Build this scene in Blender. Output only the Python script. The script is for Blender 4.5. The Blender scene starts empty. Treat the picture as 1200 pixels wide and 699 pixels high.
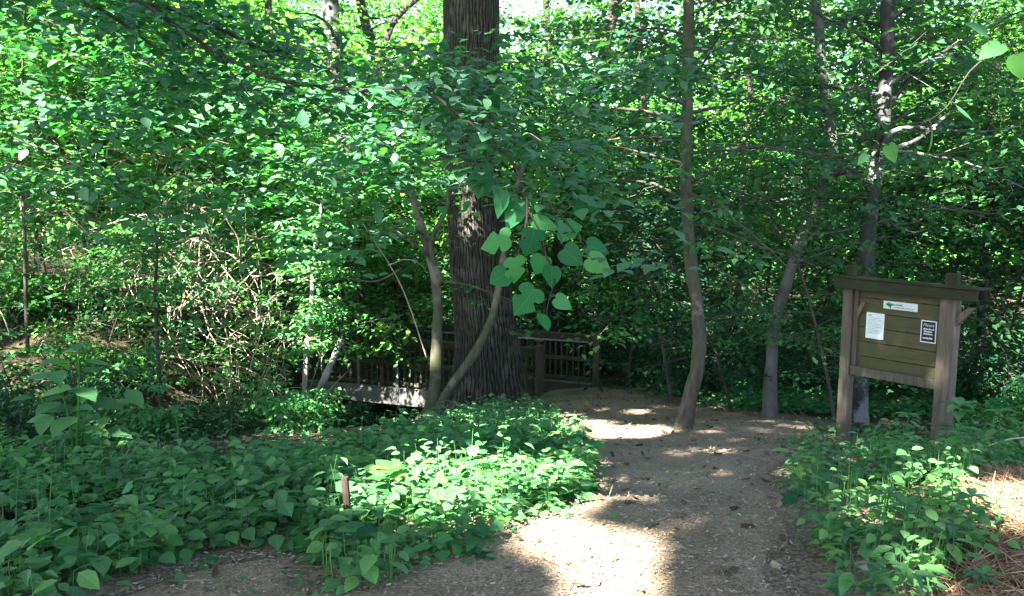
import bpy, math, random
import numpy as np
from mathutils import Vector

rng = np.random.default_rng(11)
random.seed(5)
sc = bpy.context.scene
COL = sc.collection
W, H, FPX = 1200.0, 699.0, 1050.0
CAMZ, PITCH = 1.65, math.radians(8.0)
SP, CP = math.sin(PITCH), math.cos(PITCH)

# ------------------------------------------------------------------ terrain
_ky = [-60, -30, 0, 3.3, 5, 7.5, 9.3, 11, 14, 16, 18.5, 22, 26, 32, 40, 55, 80, 140, 300]
_kz = [3.0, 1.5, .02, 0, -.28, -.75, -1.15, -1.5, -2.05, -2.42, -2.8, -3.05, -3.1, -2.6, -1.4, 1.0, 4, 9, 20]
_ty = np.arange(-60, 300, .25)
_tz = np.interp(_ty, _ky, _kz)
_k = np.exp(-.5 * (np.arange(-12, 13) * .25 / .7) ** 2); _k /= _k.sum()
_tz = np.convolve(np.pad(_tz, 12, mode='edge'), _k, mode='valid')
RAV = np.array([(5, 40), (3, 34), (-1, 24), (-2.2, 18.3), (-4.2, 13.5), (-7.5, 10.6), (-14, 9), (-30, 8)], float)

def sstep(a, b, x):
    t = np.clip((x - a) / (b - a), 0, 1)
    return t * t * (3 - 2 * t)

def dist_poly(x, y, pts, closed=False):
    d = np.full(np.shape(x), 1e9)
    n = len(pts)
    for i in range(n if closed else n - 1):
        a, b = pts[i], pts[(i + 1) % n]
        ab = b - a
        t = np.clip(((x - a[0]) * ab[0] + (y - a[1]) * ab[1]) / (ab @ ab), 0, 1)
        d = np.minimum(d, np.hypot(x - a[0] - t * ab[0], y - a[1] - t * ab[1]))
    return d

def inside(x, y, pts):
    c = np.zeros(np.shape(x), bool)
    n = len(pts)
    for i in range(n):
        a, b = pts[i], pts[(i + 1) % n]
        if a[1] == b[1]: continue
        hit = ((a[1] > y) != (b[1] > y)) & (x < (b[0] - a[0]) * (y - a[1]) / (b[1] - a[1]) + a[0])
        c ^= hit
    return c

def hgt(x, y):
    x = np.asarray(x, float); y = np.asarray(y, float)
    z = np.interp(y, _ty, _tz)
    d = dist_poly(x, y, RAV)
    z = z - 1.55 * np.exp(-(d / 1.9) ** 2)
    z = z + 1.9 * sstep(3.2, 8, -x) * sstep(11.5, 17, y) + 2.6 * sstep(8, 20, -x) * sstep(10, 26, y)
    z = z + .22 * np.exp(-((x - 3.0) ** 2 + (y - 4.7) ** 2) / .9)
    z = z - .15 * np.exp(-((x - 3.65) ** 2 + (y - 8.85) ** 2) / .8)
    z = z + 1.1 * sstep(9, 20, x) * sstep(2, 20, y)
    z = z + .035 * np.sin(1.7 * x + .6 * y) * np.sin(1.3 * y - .5 * x) + .012 * np.sin(5.1 * x + 1.) * np.sin(4.3 * y + 2.)
    return z

def ray(px, py):
    cx, cy = (px - W / 2) / FPX, (H / 2 - py) / FPX
    return np.array([cx, CP + cy * SP, -SP + cy * CP])

def P(px, py, d):
    return np.array([0, 0, CAMZ]) + ray(px, py) * d

def G(px, py):
    r = ray(px, py)
    t = np.arange(1.5, 90, .02)
    z = CAMZ + r[2] * t
    h = hgt(r[0] * t, r[1] * t)
    k = np.argmax(z <= h)
    if z[k] > h[k]: k = len(t) - 1
    return np.array([r[0] * t[k], r[1] * t[k], h[k]])

def polyG(px):
    return np.array([G(*p)[:2] for p in px])

# ------------------------------------------------------------------ object helpers
def tag(o, label=None, cat=None, group=None, kind=None):
    if label: o['label'] = label
    if cat: o['category'] = cat
    if group: o['group'] = group
    if kind: o['kind'] = kind
    return o

def empty(name, loc, label, cat, group=None, rz=0.0):
    o = bpy.data.objects.new(name, None)
    o.location = loc; o.rotation_euler = (0, 0, rz); o.empty_display_size = .2
    COL.objects.link(o)
    return tag(o, label, cat, group)

class MB:
    """collects verts / faces (tri or quad arrays) and per-vertex values, then makes one mesh"""
    def __init__(s):
        s.V, s.F3, s.F4, s.A, s.U, s.n = [], [], [], [], [], 0
    def add(s, V, F3=None, F4=None, lv=None, uv=None):
        V = np.asarray(V, float).reshape(-1, 3)
        if F3 is not None and len(F3): s.F3.append(np.asarray(F3, np.int64) + s.n)
        if F4 is not None and len(F4): s.F4.append(np.asarray(F4, np.int64) + s.n)
        s.V.append(V)
        s.A.append(np.full(len(V), .5) if lv is None else np.broadcast_to(np.asarray(lv, float), (len(V),)))
        s.U.append(np.zeros((len(V), 2)) if uv is None else np.asarray(uv, float))
        s.n += len(V)
        return s
    def tube(s, pts, rad, seg=7, lv=.5, cap=True):
        pts = np.asarray(pts, float); n = len(pts)
        rad = np.broadcast_to(np.asarray(rad, float), (n,))
        T = np.gradient(pts, axis=0); T /= np.linalg.norm(T, axis=1)[:, None] + 1e-9
        up = np.array([0, 0, 1.]) if abs(T[0][2]) < .9 else np.array([1., 0, 0])
        N = np.cross(T[0], up); N /= np.linalg.norm(N)
        a = np.linspace(0, 2 * np.pi, seg, endpoint=False)
        R = []
        for i in range(n):
            N = N - T[i] * (N @ T[i]); N /= np.linalg.norm(N) + 1e-9
            B = np.cross(T[i], N)
            R.append(pts[i] + rad[i] * (np.cos(a)[:, None] * N + np.sin(a)[:, None] * B))
        V = np.concatenate(R)
        i = np.arange(n - 1)[:, None] * seg; j = np.arange(seg)[None]
        j2 = (j + 1) % seg
        F = np.stack([i + j, i + j2, i + seg + j2, i + seg + j], -1).reshape(-1, 4)
        L = np.concatenate([[0], np.cumsum(np.linalg.norm(np.diff(pts, axis=0), axis=1))])
        uv = np.stack([np.tile(a / 6.283, n), np.repeat(L, seg)], -1)
        f3 = None
        if cap:
            V = np.concatenate([V, pts[:1], pts[-1:]])
            uv = np.concatenate([uv, uv[:1], uv[-1:]])
            jj = np.arange(seg); jn = (jj + 1) % seg
            f3 = np.concatenate([np.stack([np.full(seg, n * seg), jn, jj], -1),
                                 np.stack([np.full(seg, n * seg + 1), (n - 1) * seg + jj, (n - 1) * seg + jn], -1)])
        return s.add(V, f3, F, lv, uv)
    def box(s, o, ex, ey, ez, lv=.5, jit=0.0):
        """box from corner o with edge vectors"""
        o, ex, ey, ez = map(lambda q: np.asarray(q, float), (o, ex, ey, ez))
        V = np.array([o + ex * i + ey * j + ez * k for k in (0, 1) for j in (0, 1) for i in (0, 1)])
        if jit: V = V + rng.normal(0, jit, V.shape)
        F = [(0, 2, 3, 1), (4, 5, 7, 6), (0, 1, 5, 4), (2, 6, 7, 3), (0, 4, 6, 2), (1, 3, 7, 5)]
        if np.dot(np.cross(ex, ey), ez) < 0: F = [f[::-1] for f in F]
        return s.add(V, None, F, lv)
    def mesh(s, name, mat, smooth=False):
        V = np.concatenate(s.V) if s.V else np.zeros((0, 3))
        me = bpy.data.meshes.new(name)
        f3 = np.concatenate(s.F3) if s.F3 else np.zeros((0, 3), np.int64)
        f4 = np.concatenate(s.F4) if s.F4 else np.zeros((0, 4), np.int64)
        loops = np.concatenate([f3.ravel(), f4.ravel()]).astype(np.int32)
        tot = np.concatenate([np.full(len(f3), 3), np.full(len(f4), 4)]).astype(np.int32)
        me.vertices.add(len(V)); me.vertices.foreach_set('co', V.astype(np.float32).ravel())
        me.loops.add(len(loops)); me.loops.foreach_set('vertex_index', loops)
        me.polygons.add(len(tot))
        me.polygons.foreach_set('loop_start', np.concatenate([[0], np.cumsum(tot)[:-1]]).astype(np.int32))
        me.polygons.foreach_set('loop_total', tot)
        me.polygons.foreach_set('use_smooth', np.full(len(tot), bool(smooth)))
        at = me.attributes.new('lv', 'FLOAT', 'POINT')
        at.data.foreach_set('value', np.concatenate(s.A).astype(np.float32))
        uv = me.attributes.new('luv', 'FLOAT2', 'POINT')
        uv.data.foreach_set('vector', np.concatenate(s.U).astype(np.float32).ravel())
        me.update(calc_edges=True); me.validate()
        me.materials.append(mat)
        return me
    def build(s, name, mat, parent=None, smooth=False, bevel=0.0, origin=None):
        me = s.mesh(name, mat, smooth)
        if origin is not None:
            me.transform(__import__('mathutils').Matrix.Translation(-Vector(origin)))
        o = bpy.data.objects.new(name, me)
        COL.objects.link(o)
        if origin is not None: o.location = origin
        if parent is not None: attach(o, parent)
        if bevel:
            m = o.modifiers.new('bevel', 'BEVEL'); m.width = bevel; m.segments = 2; m.limit_method = 'ANGLE'
        return o

def attach(o, p):
    """parts are modelled in world coordinates; keep them there under the thing's empty"""
    o.parent = p
    o.matrix_parent_inverse = world(p).inverted()

def world(p):
    from mathutils import Matrix
    m = Matrix.Translation(p.location) @ p.rotation_euler.to_matrix().to_4x4()
    return world(p.parent) @ p.matrix_parent_inverse @ m if p.parent is not None else m

# ------------------------------------------------------------------ leaves
def norm(a):
    return a / (np.linalg.norm(a, axis=-1, keepdims=True) + 1e-9)

T_LO = (np.array([(0, 0, 0), (-.34, .42, .07), (0, 1, -.08), (.34, .42, .07)]), np.array([(0, 3, 2), (0, 2, 1)]))
_v = [(0, 0, 0), (0, .34, .0), (0, .68, -.03), (0, 1, -.13),
      (-.27, .2, .05), (-.36, .46, .06), (-.2, .78, .0), (.27, .2, .05), (.36, .46, .06), (.2, .78, .0)]
_f = [(0, 1, 4), (4, 1, 5), (1, 2, 5), (5, 2, 6), (2, 3, 6), (0, 7, 1), (7, 8, 1), (1, 8, 2), (8, 9, 2), (2, 9, 3)]
T_MID = (np.array(_v), np.array([f[::-1] for f in _f]))
_v2 = np.array(_v) * [.62, 1, 1.2]
T_LANCE = (_v2, T_MID[1])
def lobed_template(lobes):
    mid = [(0, y, -.16 * y * y) for y in np.linspace(0, 1, 7)]
    half = lobes
    V = list(mid); F = []
    def side(sg):
        b = len(V)
        for i, (x, y) in enumerate(half):
            V.append((sg * x, y, .16 * x - .28 * x * x - .16 * max(y, 0) ** 2))
        idx = [0] + list(range(b, b + len(half))) + [6]
        # fan to the closest midrib vertex
        for a, c in zip(idx[:-1], idx[1:]):
            ya = (V[a][1] + V[c][1]) / 2
            m = int(np.clip(round(ya * 6), 1, 5))
            t = (a, c, m) if sg > 0 else (c, a, m)
            if len(set(t)) == 3: F.append(t)
        for m in range(1, 5):   # close the gaps along the midrib
            best = min(range(len(half)), key=lambda i: abs(half[i][1] - (m + .5) / 6) + (0 if i else .2))
            t = (m, b + best, m + 1) if sg > 0 else (m + 1, b + best, m)
            F.append(t)
    side(1); side(-1)
    return np.array(V), np.array(F)
T_HEART = lobed_template([(.16, -.07), (.33, -.04), (.44, .1), (.48, .26), (.44, .43), (.34, .6), (.22, .76), (.1, .9)])
T_MULB = lobed_template([(.16, -.07), (.34, -.05), (.47, .07), (.5, .2), (.42, .3), (.24, .33), (.31, .4), (.47, .5), (.44, .6), (.3, .72), (.16, .86)])
T_MAPLE = lobed_template([(.2, .02), (.45, -.05), (.36, .12), (.58, .42), (.38, .38), (.2, .42), (.24, .62), (.14, .78)])

def leaves(mb, tpl, pos, dirv, nrm, size, lv=None, width=1.0):
    T, F = tpl
    n = len(pos)
    if n == 0: return mb
    d = norm(dirv); s = norm(np.cross(d, nrm)); u = np.cross(s, d)
    size = np.broadcast_to(size, (n,))
    V = pos[:, None, :] + size[:, None, None] * (T[None, :, :1] * width * s[:, None, :] + T[None, :, 1:2] * d[:, None, :] + T[None, :, 2:3] * u[:, None, :])
    FF = (F[None] + (np.arange(n) * len(T))[:, None, None]).reshape(-1, 3)
    if lv is None: lv = rng.random(n)
    mb.add(V.reshape(-1, 3), FF, None, np.repeat(lv, len(T)), np.tile(T[:, :2], (n, 1)))
    return mb

def spray_leaves(mb, C, R, per, size, tpl=T_LO, az=None, flat=.10, jit=.38, droop=.25, lvc=None, face=(0, 0)):
    """flat leafy twigs: C (n,3) centres, R (n,) radii"""
    C = np.asarray(C, float); n = len(C)
    if n == 0: return mb
    R = np.broadcast_to(np.asarray(R, float), (n,))
    az = rng.random(n) * 6.283 if az is None else az
    a = np.stack([np.cos(az), np.sin(az), np.zeros(n)], -1); b = np.stack([-np.sin(az), np.cos(az), np.zeros(n)], -1)
    tilt = rng.normal(0, .12, (n, 2))
    t = rng.uniform(-1, 1, (n, per)); s = rng.choice([-1., 1.], (n, per))
    lat = s * np.abs(rng.normal(0, .42, (n, per))) * (1 - .45 * np.abs(t))
    z = rng.normal(0, flat, (n, per)) - droop * (t ** 2 + lat ** 2) * .6 + tilt[:, :1] * t + tilt[:, 1:] * lat
    pos = C[:, None] + R[:, None, None] * (a[:, None] * t[..., None] + b[:, None] * lat[..., None] + z[..., None] * np.array([0, 0, 1.]))
    dv = a[:, None] * (.55 + .4 * np.abs(t))[..., None] * np.sign(t)[..., None] * rng.uniform(.2, 1, (n, per))[..., None] + b[:, None] * s[..., None] * rng.uniform(.3, 1.1, (n, per))[..., None]
    dv = dv + np.stack([rng.normal(0, .25, (n, per)), rng.normal(0, .25, (n, per)), rng.normal(-droop, .25, (n, per))], -1)
    nv = np.stack([rng.normal(face[0], jit, (n, per)), rng.normal(face[1], jit, (n, per)), np.ones((n, per))], -1)
    sz = size * rng.uniform(.65, 1.2, (n, per))
    base = rng.random(n) if lvc is None else lvc
    lv = np.clip(base[:, None] * .6 + rng.random((n, per)) * .4, 0, 1)
    return leaves(mb, tpl, pos.reshape(-1, 3), dv.reshape(-1, 3), nv.reshape(-1, 3), sz.ravel(), lv.ravel())

# ------------------------------------------------------------------ materials
def nodes(name):
    m = bpy.data.materials.new(name); m.use_nodes = True
    nt = m.node_tree; nt.nodes.clear()
    out = nt.nodes.new('ShaderNodeOutputMaterial')
    return m, nt, out
def N(nt, t, **kw):
    n = nt.nodes.new(t)
    for k, v in kw.items():
        if k.startswith('i_'):
            key = k[2:]; key = int(key) if key.isdigit() else key.replace('_', ' ')
            n.inputs[key].default_value = v
        else: setattr(n, k, v)
    return n
def ramp(nt, fac, stops):
    r = nt.nodes.new('ShaderNodeValToRGB')
    e = r.color_ramp.elements
    while len(e) > 1: e.remove(e[-1])
    e[0].position = stops[0][0]; e[0].color = (*stops[0][1], 1)
    for p, c in stops[1:]:
        q = e.new(p); q.color = (*c, 1)
    nt.links.new(fac, r.inputs['Fac'])
    return r
def mixc(nt, a, b, fac, mode='MIX'):
    m = nt.nodes.new('ShaderNodeMix'); m.data_type = 'RGBA'; m.blend_type = mode
    for s, v in ((m.inputs[0], fac), (m.inputs[6], a), (m.inputs[7], b)):
        if hasattr(v, 'is_linked') or hasattr(v, 'links'): nt.links.new(v, s)
        elif isinstance(v, (int, float)): s.default_value = v
        else: s.default_value = (*v, 1)
    return m.outputs[2]

def leaf_mat(name, dark, mid, light, trans=.38, rough=.42, spec=.5, vein=0.0, objvar=.25):
    m, nt, out = nodes(name); L = nt.links.new
    at = N(nt, 'ShaderNodeAttribute', attribute_name='lv')
    r = ramp(nt, at.outputs['Fac'], [(0, dark), (.55, mid), (1, light)])
    oi = N(nt, 'ShaderNodeObjectInfo')
    mr = N(nt, 'ShaderNodeMapRange'); L(oi.outputs['Random'], mr.inputs[0]); mr.inputs[3].default_value = 1 - objvar; mr.inputs[4].default_value = 1 + objvar * .6
    col = mixc(nt, r.outputs[0], (1, 1, 1), 1.0, 'MULTIPLY')
    hr_ = ramp(nt, oi.outputs['Random'], [(0, (1 - objvar, 1 - objvar * .8, 1.05)), (.5, (1, 1, 1)), (1, (1 + objvar * 1.6, 1 + objvar * .5, .75))]); L(hr_.outputs[0], col.node.inputs[7])
    geo = N(nt, 'ShaderNodeNewGeometry')
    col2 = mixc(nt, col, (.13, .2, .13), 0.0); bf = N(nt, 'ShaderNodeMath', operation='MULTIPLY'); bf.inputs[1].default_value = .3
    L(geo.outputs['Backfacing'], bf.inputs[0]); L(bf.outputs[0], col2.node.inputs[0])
    fin = col2
    bump = None
    if vein:
        av = N(nt, 'ShaderNodeAttribute', attribute_name='luv')
        sx = N(nt, 'ShaderNodeSeparateXYZ'); L(av.outputs['Vector'], sx.inputs[0])
        ab = N(nt, 'ShaderNodeMath', operation='ABSOLUTE'); L(sx.outputs[0], ab.inputs[0])
        ad = N(nt, 'ShaderNodeMath', operation='MULTIPLY_ADD'); L(ab.outputs[0], ad.inputs[0]); ad.inputs[1].default_value = -.8; L(sx.outputs[1], ad.inputs[2])
        ml = N(nt, 'ShaderNodeMath', operation='MULTIPLY'); L(ad.outputs[0], ml.inputs[0]); ml.inputs[1].default_value = 7.0
        fr = N(nt, 'ShaderNodeMath', operation='PINGPONG'); L(ml.outputs[0], fr.inputs[0]); fr.inputs[1].default_value = .5
        v1 = N(nt, 'ShaderNodeMath', operation='LESS_THAN'); L(fr.outputs[0], v1.inputs[0]); v1.inputs[1].default_value = .035
        v2 = N(nt, 'ShaderNodeMath', operation='LESS_THAN'); L(ab.outputs[0], v2.inputs[0]); v2.inputs[1].default_value = .014
        mx = N(nt, 'ShaderNodeMath', operation='MAXIMUM'); L(v1.outputs[0], mx.inputs[0]); L(v2.outputs[0], mx.inputs[1])
        fv = N(nt, 'ShaderNodeMath', operation='MULTIPLY'); L(mx.outputs[0], fv.inputs[0]); fv.inputs[1].default_value = vein
        fin = mixc(nt, col2, (.2, .32, .14), 0.0); L(fv.outputs[0], fin.node.inputs[0])
        bump = N(nt, 'ShaderNodeBump', i_Strength=.25, i_Distance=.002); L(fr.outputs[0], bump.inputs['Height'])
    pb = N(nt, 'ShaderNodeBsdfPrincipled', i_Roughness=rough)
    pb.inputs['Specular IOR Level'].default_value = spec
    L(fin, pb.inputs['Base Color'])
    if bump: L(bump.outputs[0], pb.inputs['Normal'])
    tr = N(nt, 'ShaderNodeBsdfTranslucent')
    tc = mixc(nt, fin, (1.15, 1.5, .45), 1.0, 'MULTIPLY'); L(tc, tr.inputs[0])
    ms = N(nt, 'ShaderNodeMixShader', i_0=trans)
    L(pb.outputs[0], ms.inputs[1]); L(tr.outputs[0], ms.inputs[2]); L(ms.outputs[0], out.inputs[0])
    return m

def bark_mat(name, dark, light, scale=9.0, stretch=.22, patch=None, moss=0.0, bump=.6, furrow=False):
    m, nt, out = nodes(name); L = nt.links.new
    tc = N(nt, 'ShaderNodeTexCoord'); mp = N(nt, 'ShaderNodeMapping'); mp.inputs['Scale'].default_value = (1, 1, stretch)
    L(tc.outputs['Object'], mp.inputs[0])
    n1 = N(nt, 'ShaderNodeTexNoise', i_Scale=scale, i_Detail=7.0, i_Roughness=.65); L(mp.outputs[0], n1.inputs[0])
    r = ramp(nt, n1.outputs[0], [(.32, dark), (.68, light)])
    col = r.outputs[0]
    n2 = N(nt, 'ShaderNodeTexNoise', i_Scale=3.2, i_Detail=4.0); L(tc.outputs['Object'], n2.inputs[0])
    if patch:
        f = ramp(nt, n2.outputs[0], [(.52, (0, 0, 0)), (.6, (1, 1, 1))]); col = mixc(nt, col, patch, f.outputs[0])
    if moss:
        n3 = N(nt, 'ShaderNodeTexNoise', i_Scale=2.1, i_Detail=5.0); L(tc.outputs['Object'], n3.inputs[0])
        f = ramp(nt, n3.outputs[0], [(.45, (0, 0, 0)), (.65, (moss, moss, moss))]); col = mixc(nt, col, (.06, .085, .03), f.outputs[0])
    if furrow:
        at = N(nt, 'ShaderNodeAttribute', attribute_name='lv')
        fr = ramp(nt, at.outputs['Fac'], [(.25, (.16, .15, .14)), (.6, (.75, .74, .72)), (.95, (1.15, 1.14, 1.12))]); col = mixc(nt, col, fr.outputs[0], 1.0, 'MULTIPLY')
    b = N(nt, 'ShaderNodeBump', i_Strength=bump, i_Distance=.03); L(n1.outputs[0], b.inputs['Height'])
    pb = N(nt, 'ShaderNodeBsdfPrincipled', i_Roughness=.9); pb.inputs['Specular IOR Level'].default_value = .2
    L(col, pb.inputs['Base Color']); L(b.outputs[0], pb.inputs['Normal']); L(pb.outputs[0], out.inputs[0])
    return m

def wood_mat(name, a, b, green=None, gfac=.6, scale=(3, 3, 40), rough=.85):
    m, nt, out = nodes(name); L = nt.links.new
    tc = N(nt, 'ShaderNodeTexCoord'); mp = N(nt, 'ShaderNodeMapping'); mp.inputs['Scale'].default_value = scale
    L(tc.outputs['Object'], mp.inputs[0])
    n1 = N(nt, 'ShaderNodeTexNoise', i_Scale=1.6, i_Detail=8.0, i_Roughness=.6, i_Distortion=.6); L(mp.outputs[0], n1.inputs[0])
    at = N(nt, 'ShaderNodeAttribute', attribute_name='lv')
    r = ramp(nt, n1.outputs[0], [(.3, a), (.7, b)]); col = r.outputs[0]
    vr = N(nt, 'ShaderNodeMapRange'); L(at.outputs['Fac'], vr.inputs[0]); vr.inputs[3].default_value = .65; vr.inputs[4].default_value = 1.3
    c1 = mixc(nt, col, (1, 1, 1), 1.0, 'MULTIPLY'); L(vr.outputs[0], c1.node.inputs[7]); col = c1
    if green:
        n3 = N(nt, 'ShaderNodeTexNoise', i_Scale=4.0, i_Detail=6.0, i_Roughness=.7); L(tc.outputs['Object'], n3.inputs[0])
        f = ramp(nt, n3.outputs[0], [(.36, (0, 0, 0)), (.6, (gfac,) * 3)]); col = mixc(nt, col, green, f.outputs[0])
    bp = N(nt, 'ShaderNodeBump', i_Strength=.5, i_Distance=.006); L(n1.outputs[0], bp.inputs['Height'])
    pb = N(nt, 'ShaderNodeBsdfPrincipled', i_Roughness=rough); pb.inputs['Specular IOR Level'].default_value = .25
    L(col, pb.inputs['Base Color']); L(bp.outputs[0], pb.inputs['Normal']); L(pb.outputs[0], out.inputs[0])
    return m

def lv_mat(name, stops, rough=.9, spec=.2, noise=0.0, metallic=0.0):
    m, nt, out = nodes(name); L = nt.links.new
    at = N(nt, 'ShaderNodeAttribute', attribute_name='lv')
    r = ramp(nt, at.outputs['Fac'], stops); col = r.outputs[0]
    if noise:
        tc = N(nt, 'ShaderNodeTexCoord')
        n = N(nt, 'ShaderNodeTexNoise', i_Scale=noise, i_Detail=5.0); L(tc.outputs['Object'], n.inputs[0])
        v = ramp(nt, n.outputs[0], [(.3, (.55, .55, .55)), (.7, (1.25, 1.25, 1.25))]); col = mixc(nt, col, v.outputs[0], 1.0, 'MULTIPLY')
    pb = N(nt, 'ShaderNodeBsdfPrincipled', i_Roughness=rough, i_Metallic=metallic); pb.inputs['Specular IOR Level'].default_value = spec
    L(col, pb.inputs['Base Color']); L(pb.outputs[0], out.inputs[0])
    return m

def ground_mat(name, cols, chip=28.0, big=.5, bump=.5, dark=(.3, .3, .3), edge=None):
    m, nt, out = nodes(name); L = nt.links.new
    tc = N(nt, 'ShaderNodeTexCoord')
    nz = N(nt, 'ShaderNodeTexNoise', i_Scale=9.0, i_Detail=3.0); L(tc.outputs['Object'], nz.inputs[0])
    ds = mixc(nt, tc.outputs['Object'], nz.outputs['Color'], .06)
    v = N(nt, 'ShaderNodeTexVoronoi', i_Scale=chip, i_Randomness=1.0); L(ds, v.inputs['Vector'])
    sx = N(nt, 'ShaderNodeSeparateColor'); L(v.outputs['Color'], sx.inputs[0])
    r = ramp(nt, sx.outputs[0], cols)
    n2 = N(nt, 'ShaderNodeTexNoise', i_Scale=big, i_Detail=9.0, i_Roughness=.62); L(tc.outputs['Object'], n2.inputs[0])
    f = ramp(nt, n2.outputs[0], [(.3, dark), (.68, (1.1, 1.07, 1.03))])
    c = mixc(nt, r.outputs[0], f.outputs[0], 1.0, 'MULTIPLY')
    if edge:
        at = N(nt, 'ShaderNodeAttribute', attribute_name='lv')
        r2 = ramp(nt, sx.outputs[0], edge); nn = N(nt, 'ShaderNodeTexNoise', i_Scale=5.0, i_Detail=6.0); L(tc.outputs['Object'], nn.inputs[0])
        ad = N(nt, 'ShaderNodeMath', operation='ADD'); L(nn.outputs[0], ad.inputs[0]); L(at.outputs['Fac'], ad.inputs[1])
        f2 = ramp(nt, ad.outputs[0], [(.75, (0, 0, 0)), (1.0, (1, 1, 1))]); c = mixc(nt, c, r2.outputs[0], f2.outputs[0])
    n3 = N(nt, 'ShaderNodeTexNoise', i_Scale=60.0, i_Detail=4.0); L(tc.outputs['Object'], n3.inputs[0])
    add = N(nt, 'ShaderNodeMath', operation='ADD'); L(v.outputs['Distance'], add.inputs[0]); L(n3.outputs[0], add.inputs[1])
    b = N(nt, 'ShaderNodeBump', i_Strength=bump, i_Distance=.02); L(add.outputs[0], b.inputs['Height'])
    pb = N(nt, 'ShaderNodeBsdfPrincipled', i_Roughness=.95); pb.inputs['Specular IOR Level'].default_value = .15
    L(c, pb.inputs['Base Color']); L(b.outputs[0], pb.inputs['Normal']); L(pb.outputs[0], out.inputs[0])
    return m

M = {}
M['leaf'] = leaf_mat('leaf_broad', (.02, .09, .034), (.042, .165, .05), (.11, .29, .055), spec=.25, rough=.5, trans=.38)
M['leaf_far'] = leaf_mat('leaf_sunlit', (.045, .16, .05), (.09, .26, .06), (.2, .38, .07), trans=.45, spec=.25, rough=.5)  # sunlight put into the colour: paler, yellower leaves
M['leaf_dark'] = leaf_mat('leaf_dark', (.008, .034, .015), (.015, .066, .026), (.04, .125, .034), trans=.2, spec=.2)  # shade under the background trees deepened in the leaf colour
M['leaf_near'] = leaf_mat('leaf_near', (.012, .11, .05), (.03, .19, .08), (.085, .29, .085), rough=.5, spec=.35, vein=.22, trans=.4)
M['leaf_layer'] = leaf_mat('leaf_layer', (.024, .125, .055), (.05, .22, .08), (.12, .34, .085), rough=.45, spec=.4, trans=.4)
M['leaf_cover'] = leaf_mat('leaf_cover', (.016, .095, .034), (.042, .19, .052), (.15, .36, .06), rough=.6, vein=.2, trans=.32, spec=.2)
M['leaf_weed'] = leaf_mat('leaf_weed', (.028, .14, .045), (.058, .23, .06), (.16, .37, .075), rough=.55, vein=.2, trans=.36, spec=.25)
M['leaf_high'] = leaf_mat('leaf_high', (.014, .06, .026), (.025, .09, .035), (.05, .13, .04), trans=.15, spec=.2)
M['grass'] = leaf_mat('grass', (.03, .12, .035), (.06, .2, .05), (.16, .28, .08), rough=.55, trans=.35, spec=.25)
M['bark_big'] = bark_mat('bark_furrowed', (.034, .031, .028), (.1, .09, .08), patch=(.125, .118, .105), scale=22, stretch=.2, bump=.9, moss=.3, furrow=True)
M['bark'] = bark_mat('bark_grey', (.035, .03, .024), (.11, .095, .078), scale=14, stretch=.25, moss=.5)
M['bark_moss'] = bark_mat('bark_moss', (.05, .044, .03), (.15, .135, .1), patch=(.18, .165, .125), scale=9, stretch=.35, moss=.7, bump=.5)
M['bark_dark'] = bark_mat('bark_dark', (.022, .018, .015), (.075, .06, .05), scale=12)
M['bark_lichen'] = bark_mat('bark_lichen', (.026, .024, .022), (.07, .066, .062), patch=(.17, .18, .17), scale=12)
M['bark_smooth'] = bark_mat('bark_smooth', (.06, .056, .053), (.145, .14, .13), scale=8, stretch=.4, bump=.25, moss=.4)
M['bark_pale'] = bark_mat('bark_pale', (.14, .13, .11), (.34, .31, .26), scale=10, stretch=.3)
M['dead'] = lv_mat('dead_stems', [(0, (.2, .15, .1)), (.5, (.42, .34, .25)), (1, (.6, .52, .41))], noise=6)
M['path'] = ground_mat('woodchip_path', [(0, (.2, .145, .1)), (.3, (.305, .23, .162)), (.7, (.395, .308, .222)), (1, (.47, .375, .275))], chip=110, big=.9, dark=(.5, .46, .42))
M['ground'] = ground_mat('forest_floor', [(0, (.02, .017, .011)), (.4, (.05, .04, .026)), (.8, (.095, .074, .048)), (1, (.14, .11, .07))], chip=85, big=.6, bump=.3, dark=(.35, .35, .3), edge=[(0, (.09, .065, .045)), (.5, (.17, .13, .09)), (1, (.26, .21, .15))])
M['chips'] = lv_mat('wood_chips', [(0, (.11, .08, .056)), (.3, (.23, .18, .13)), (.75, (.34, .275, .205)), (1, (.48, .4, .31))])
M['litter'] = lv_mat('leaf_litter', [(0, (.045, .03, .02)), (.5, (.115, .08, .05)), (.85, (.2, .15, .1)), (1, (.3, .24, .15))])
M['straw'] = lv_mat('pine_straw', [(0, (.12, .065, .035)), (.5, (.3, .17, .095)), (1, (.5, .33, .2))])
M['post'] = wood_mat('weathered_post', (.055, .04, .03), (.19, .15, .118), green=(.085, .085, .05), gfac=.4, scale=(14, 14, 1.2))
M['board'] = wood_mat('mossy_board', (.055, .038, .023), (.15, .11, .066), green=(.07, .083, .03), gfac=.7, scale=(1.5, 1.5, 22))
M['roofwood'] = wood_mat('mossy_roof', (.02, .018, .011), (.05, .044, .026), green=(.026, .036, .014), gfac=.9, scale=(2, 2, 12))
M['bridge'] = wood_mat('bridge_wood', (.04, .033, .023), (.115, .095, .068), green=(.055, .062, .032), gfac=.5, scale=(6, 6, 6))
M['deck'] = wood_mat('bridge_deck', (.13, .12, .105), (.3, .28, .25), scale=(4, 4, 4))
M['metal'] = lv_mat('galvanised_rail', [(0, (.16, .2, .23)), (1, (.3, .36, .4))], rough=.45, spec=.5, metallic=.4, noise=8)
M['paper'] = lv_mat('notice_paper', [(0, (.72, .78, .76)), (1, (.8, .84, .82))], rough=.6)
M['ink'] = lv_mat('notice_ink', [(0, (.2, .24, .25)), (1, (.42, .47, .48))], rough=.7)
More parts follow.
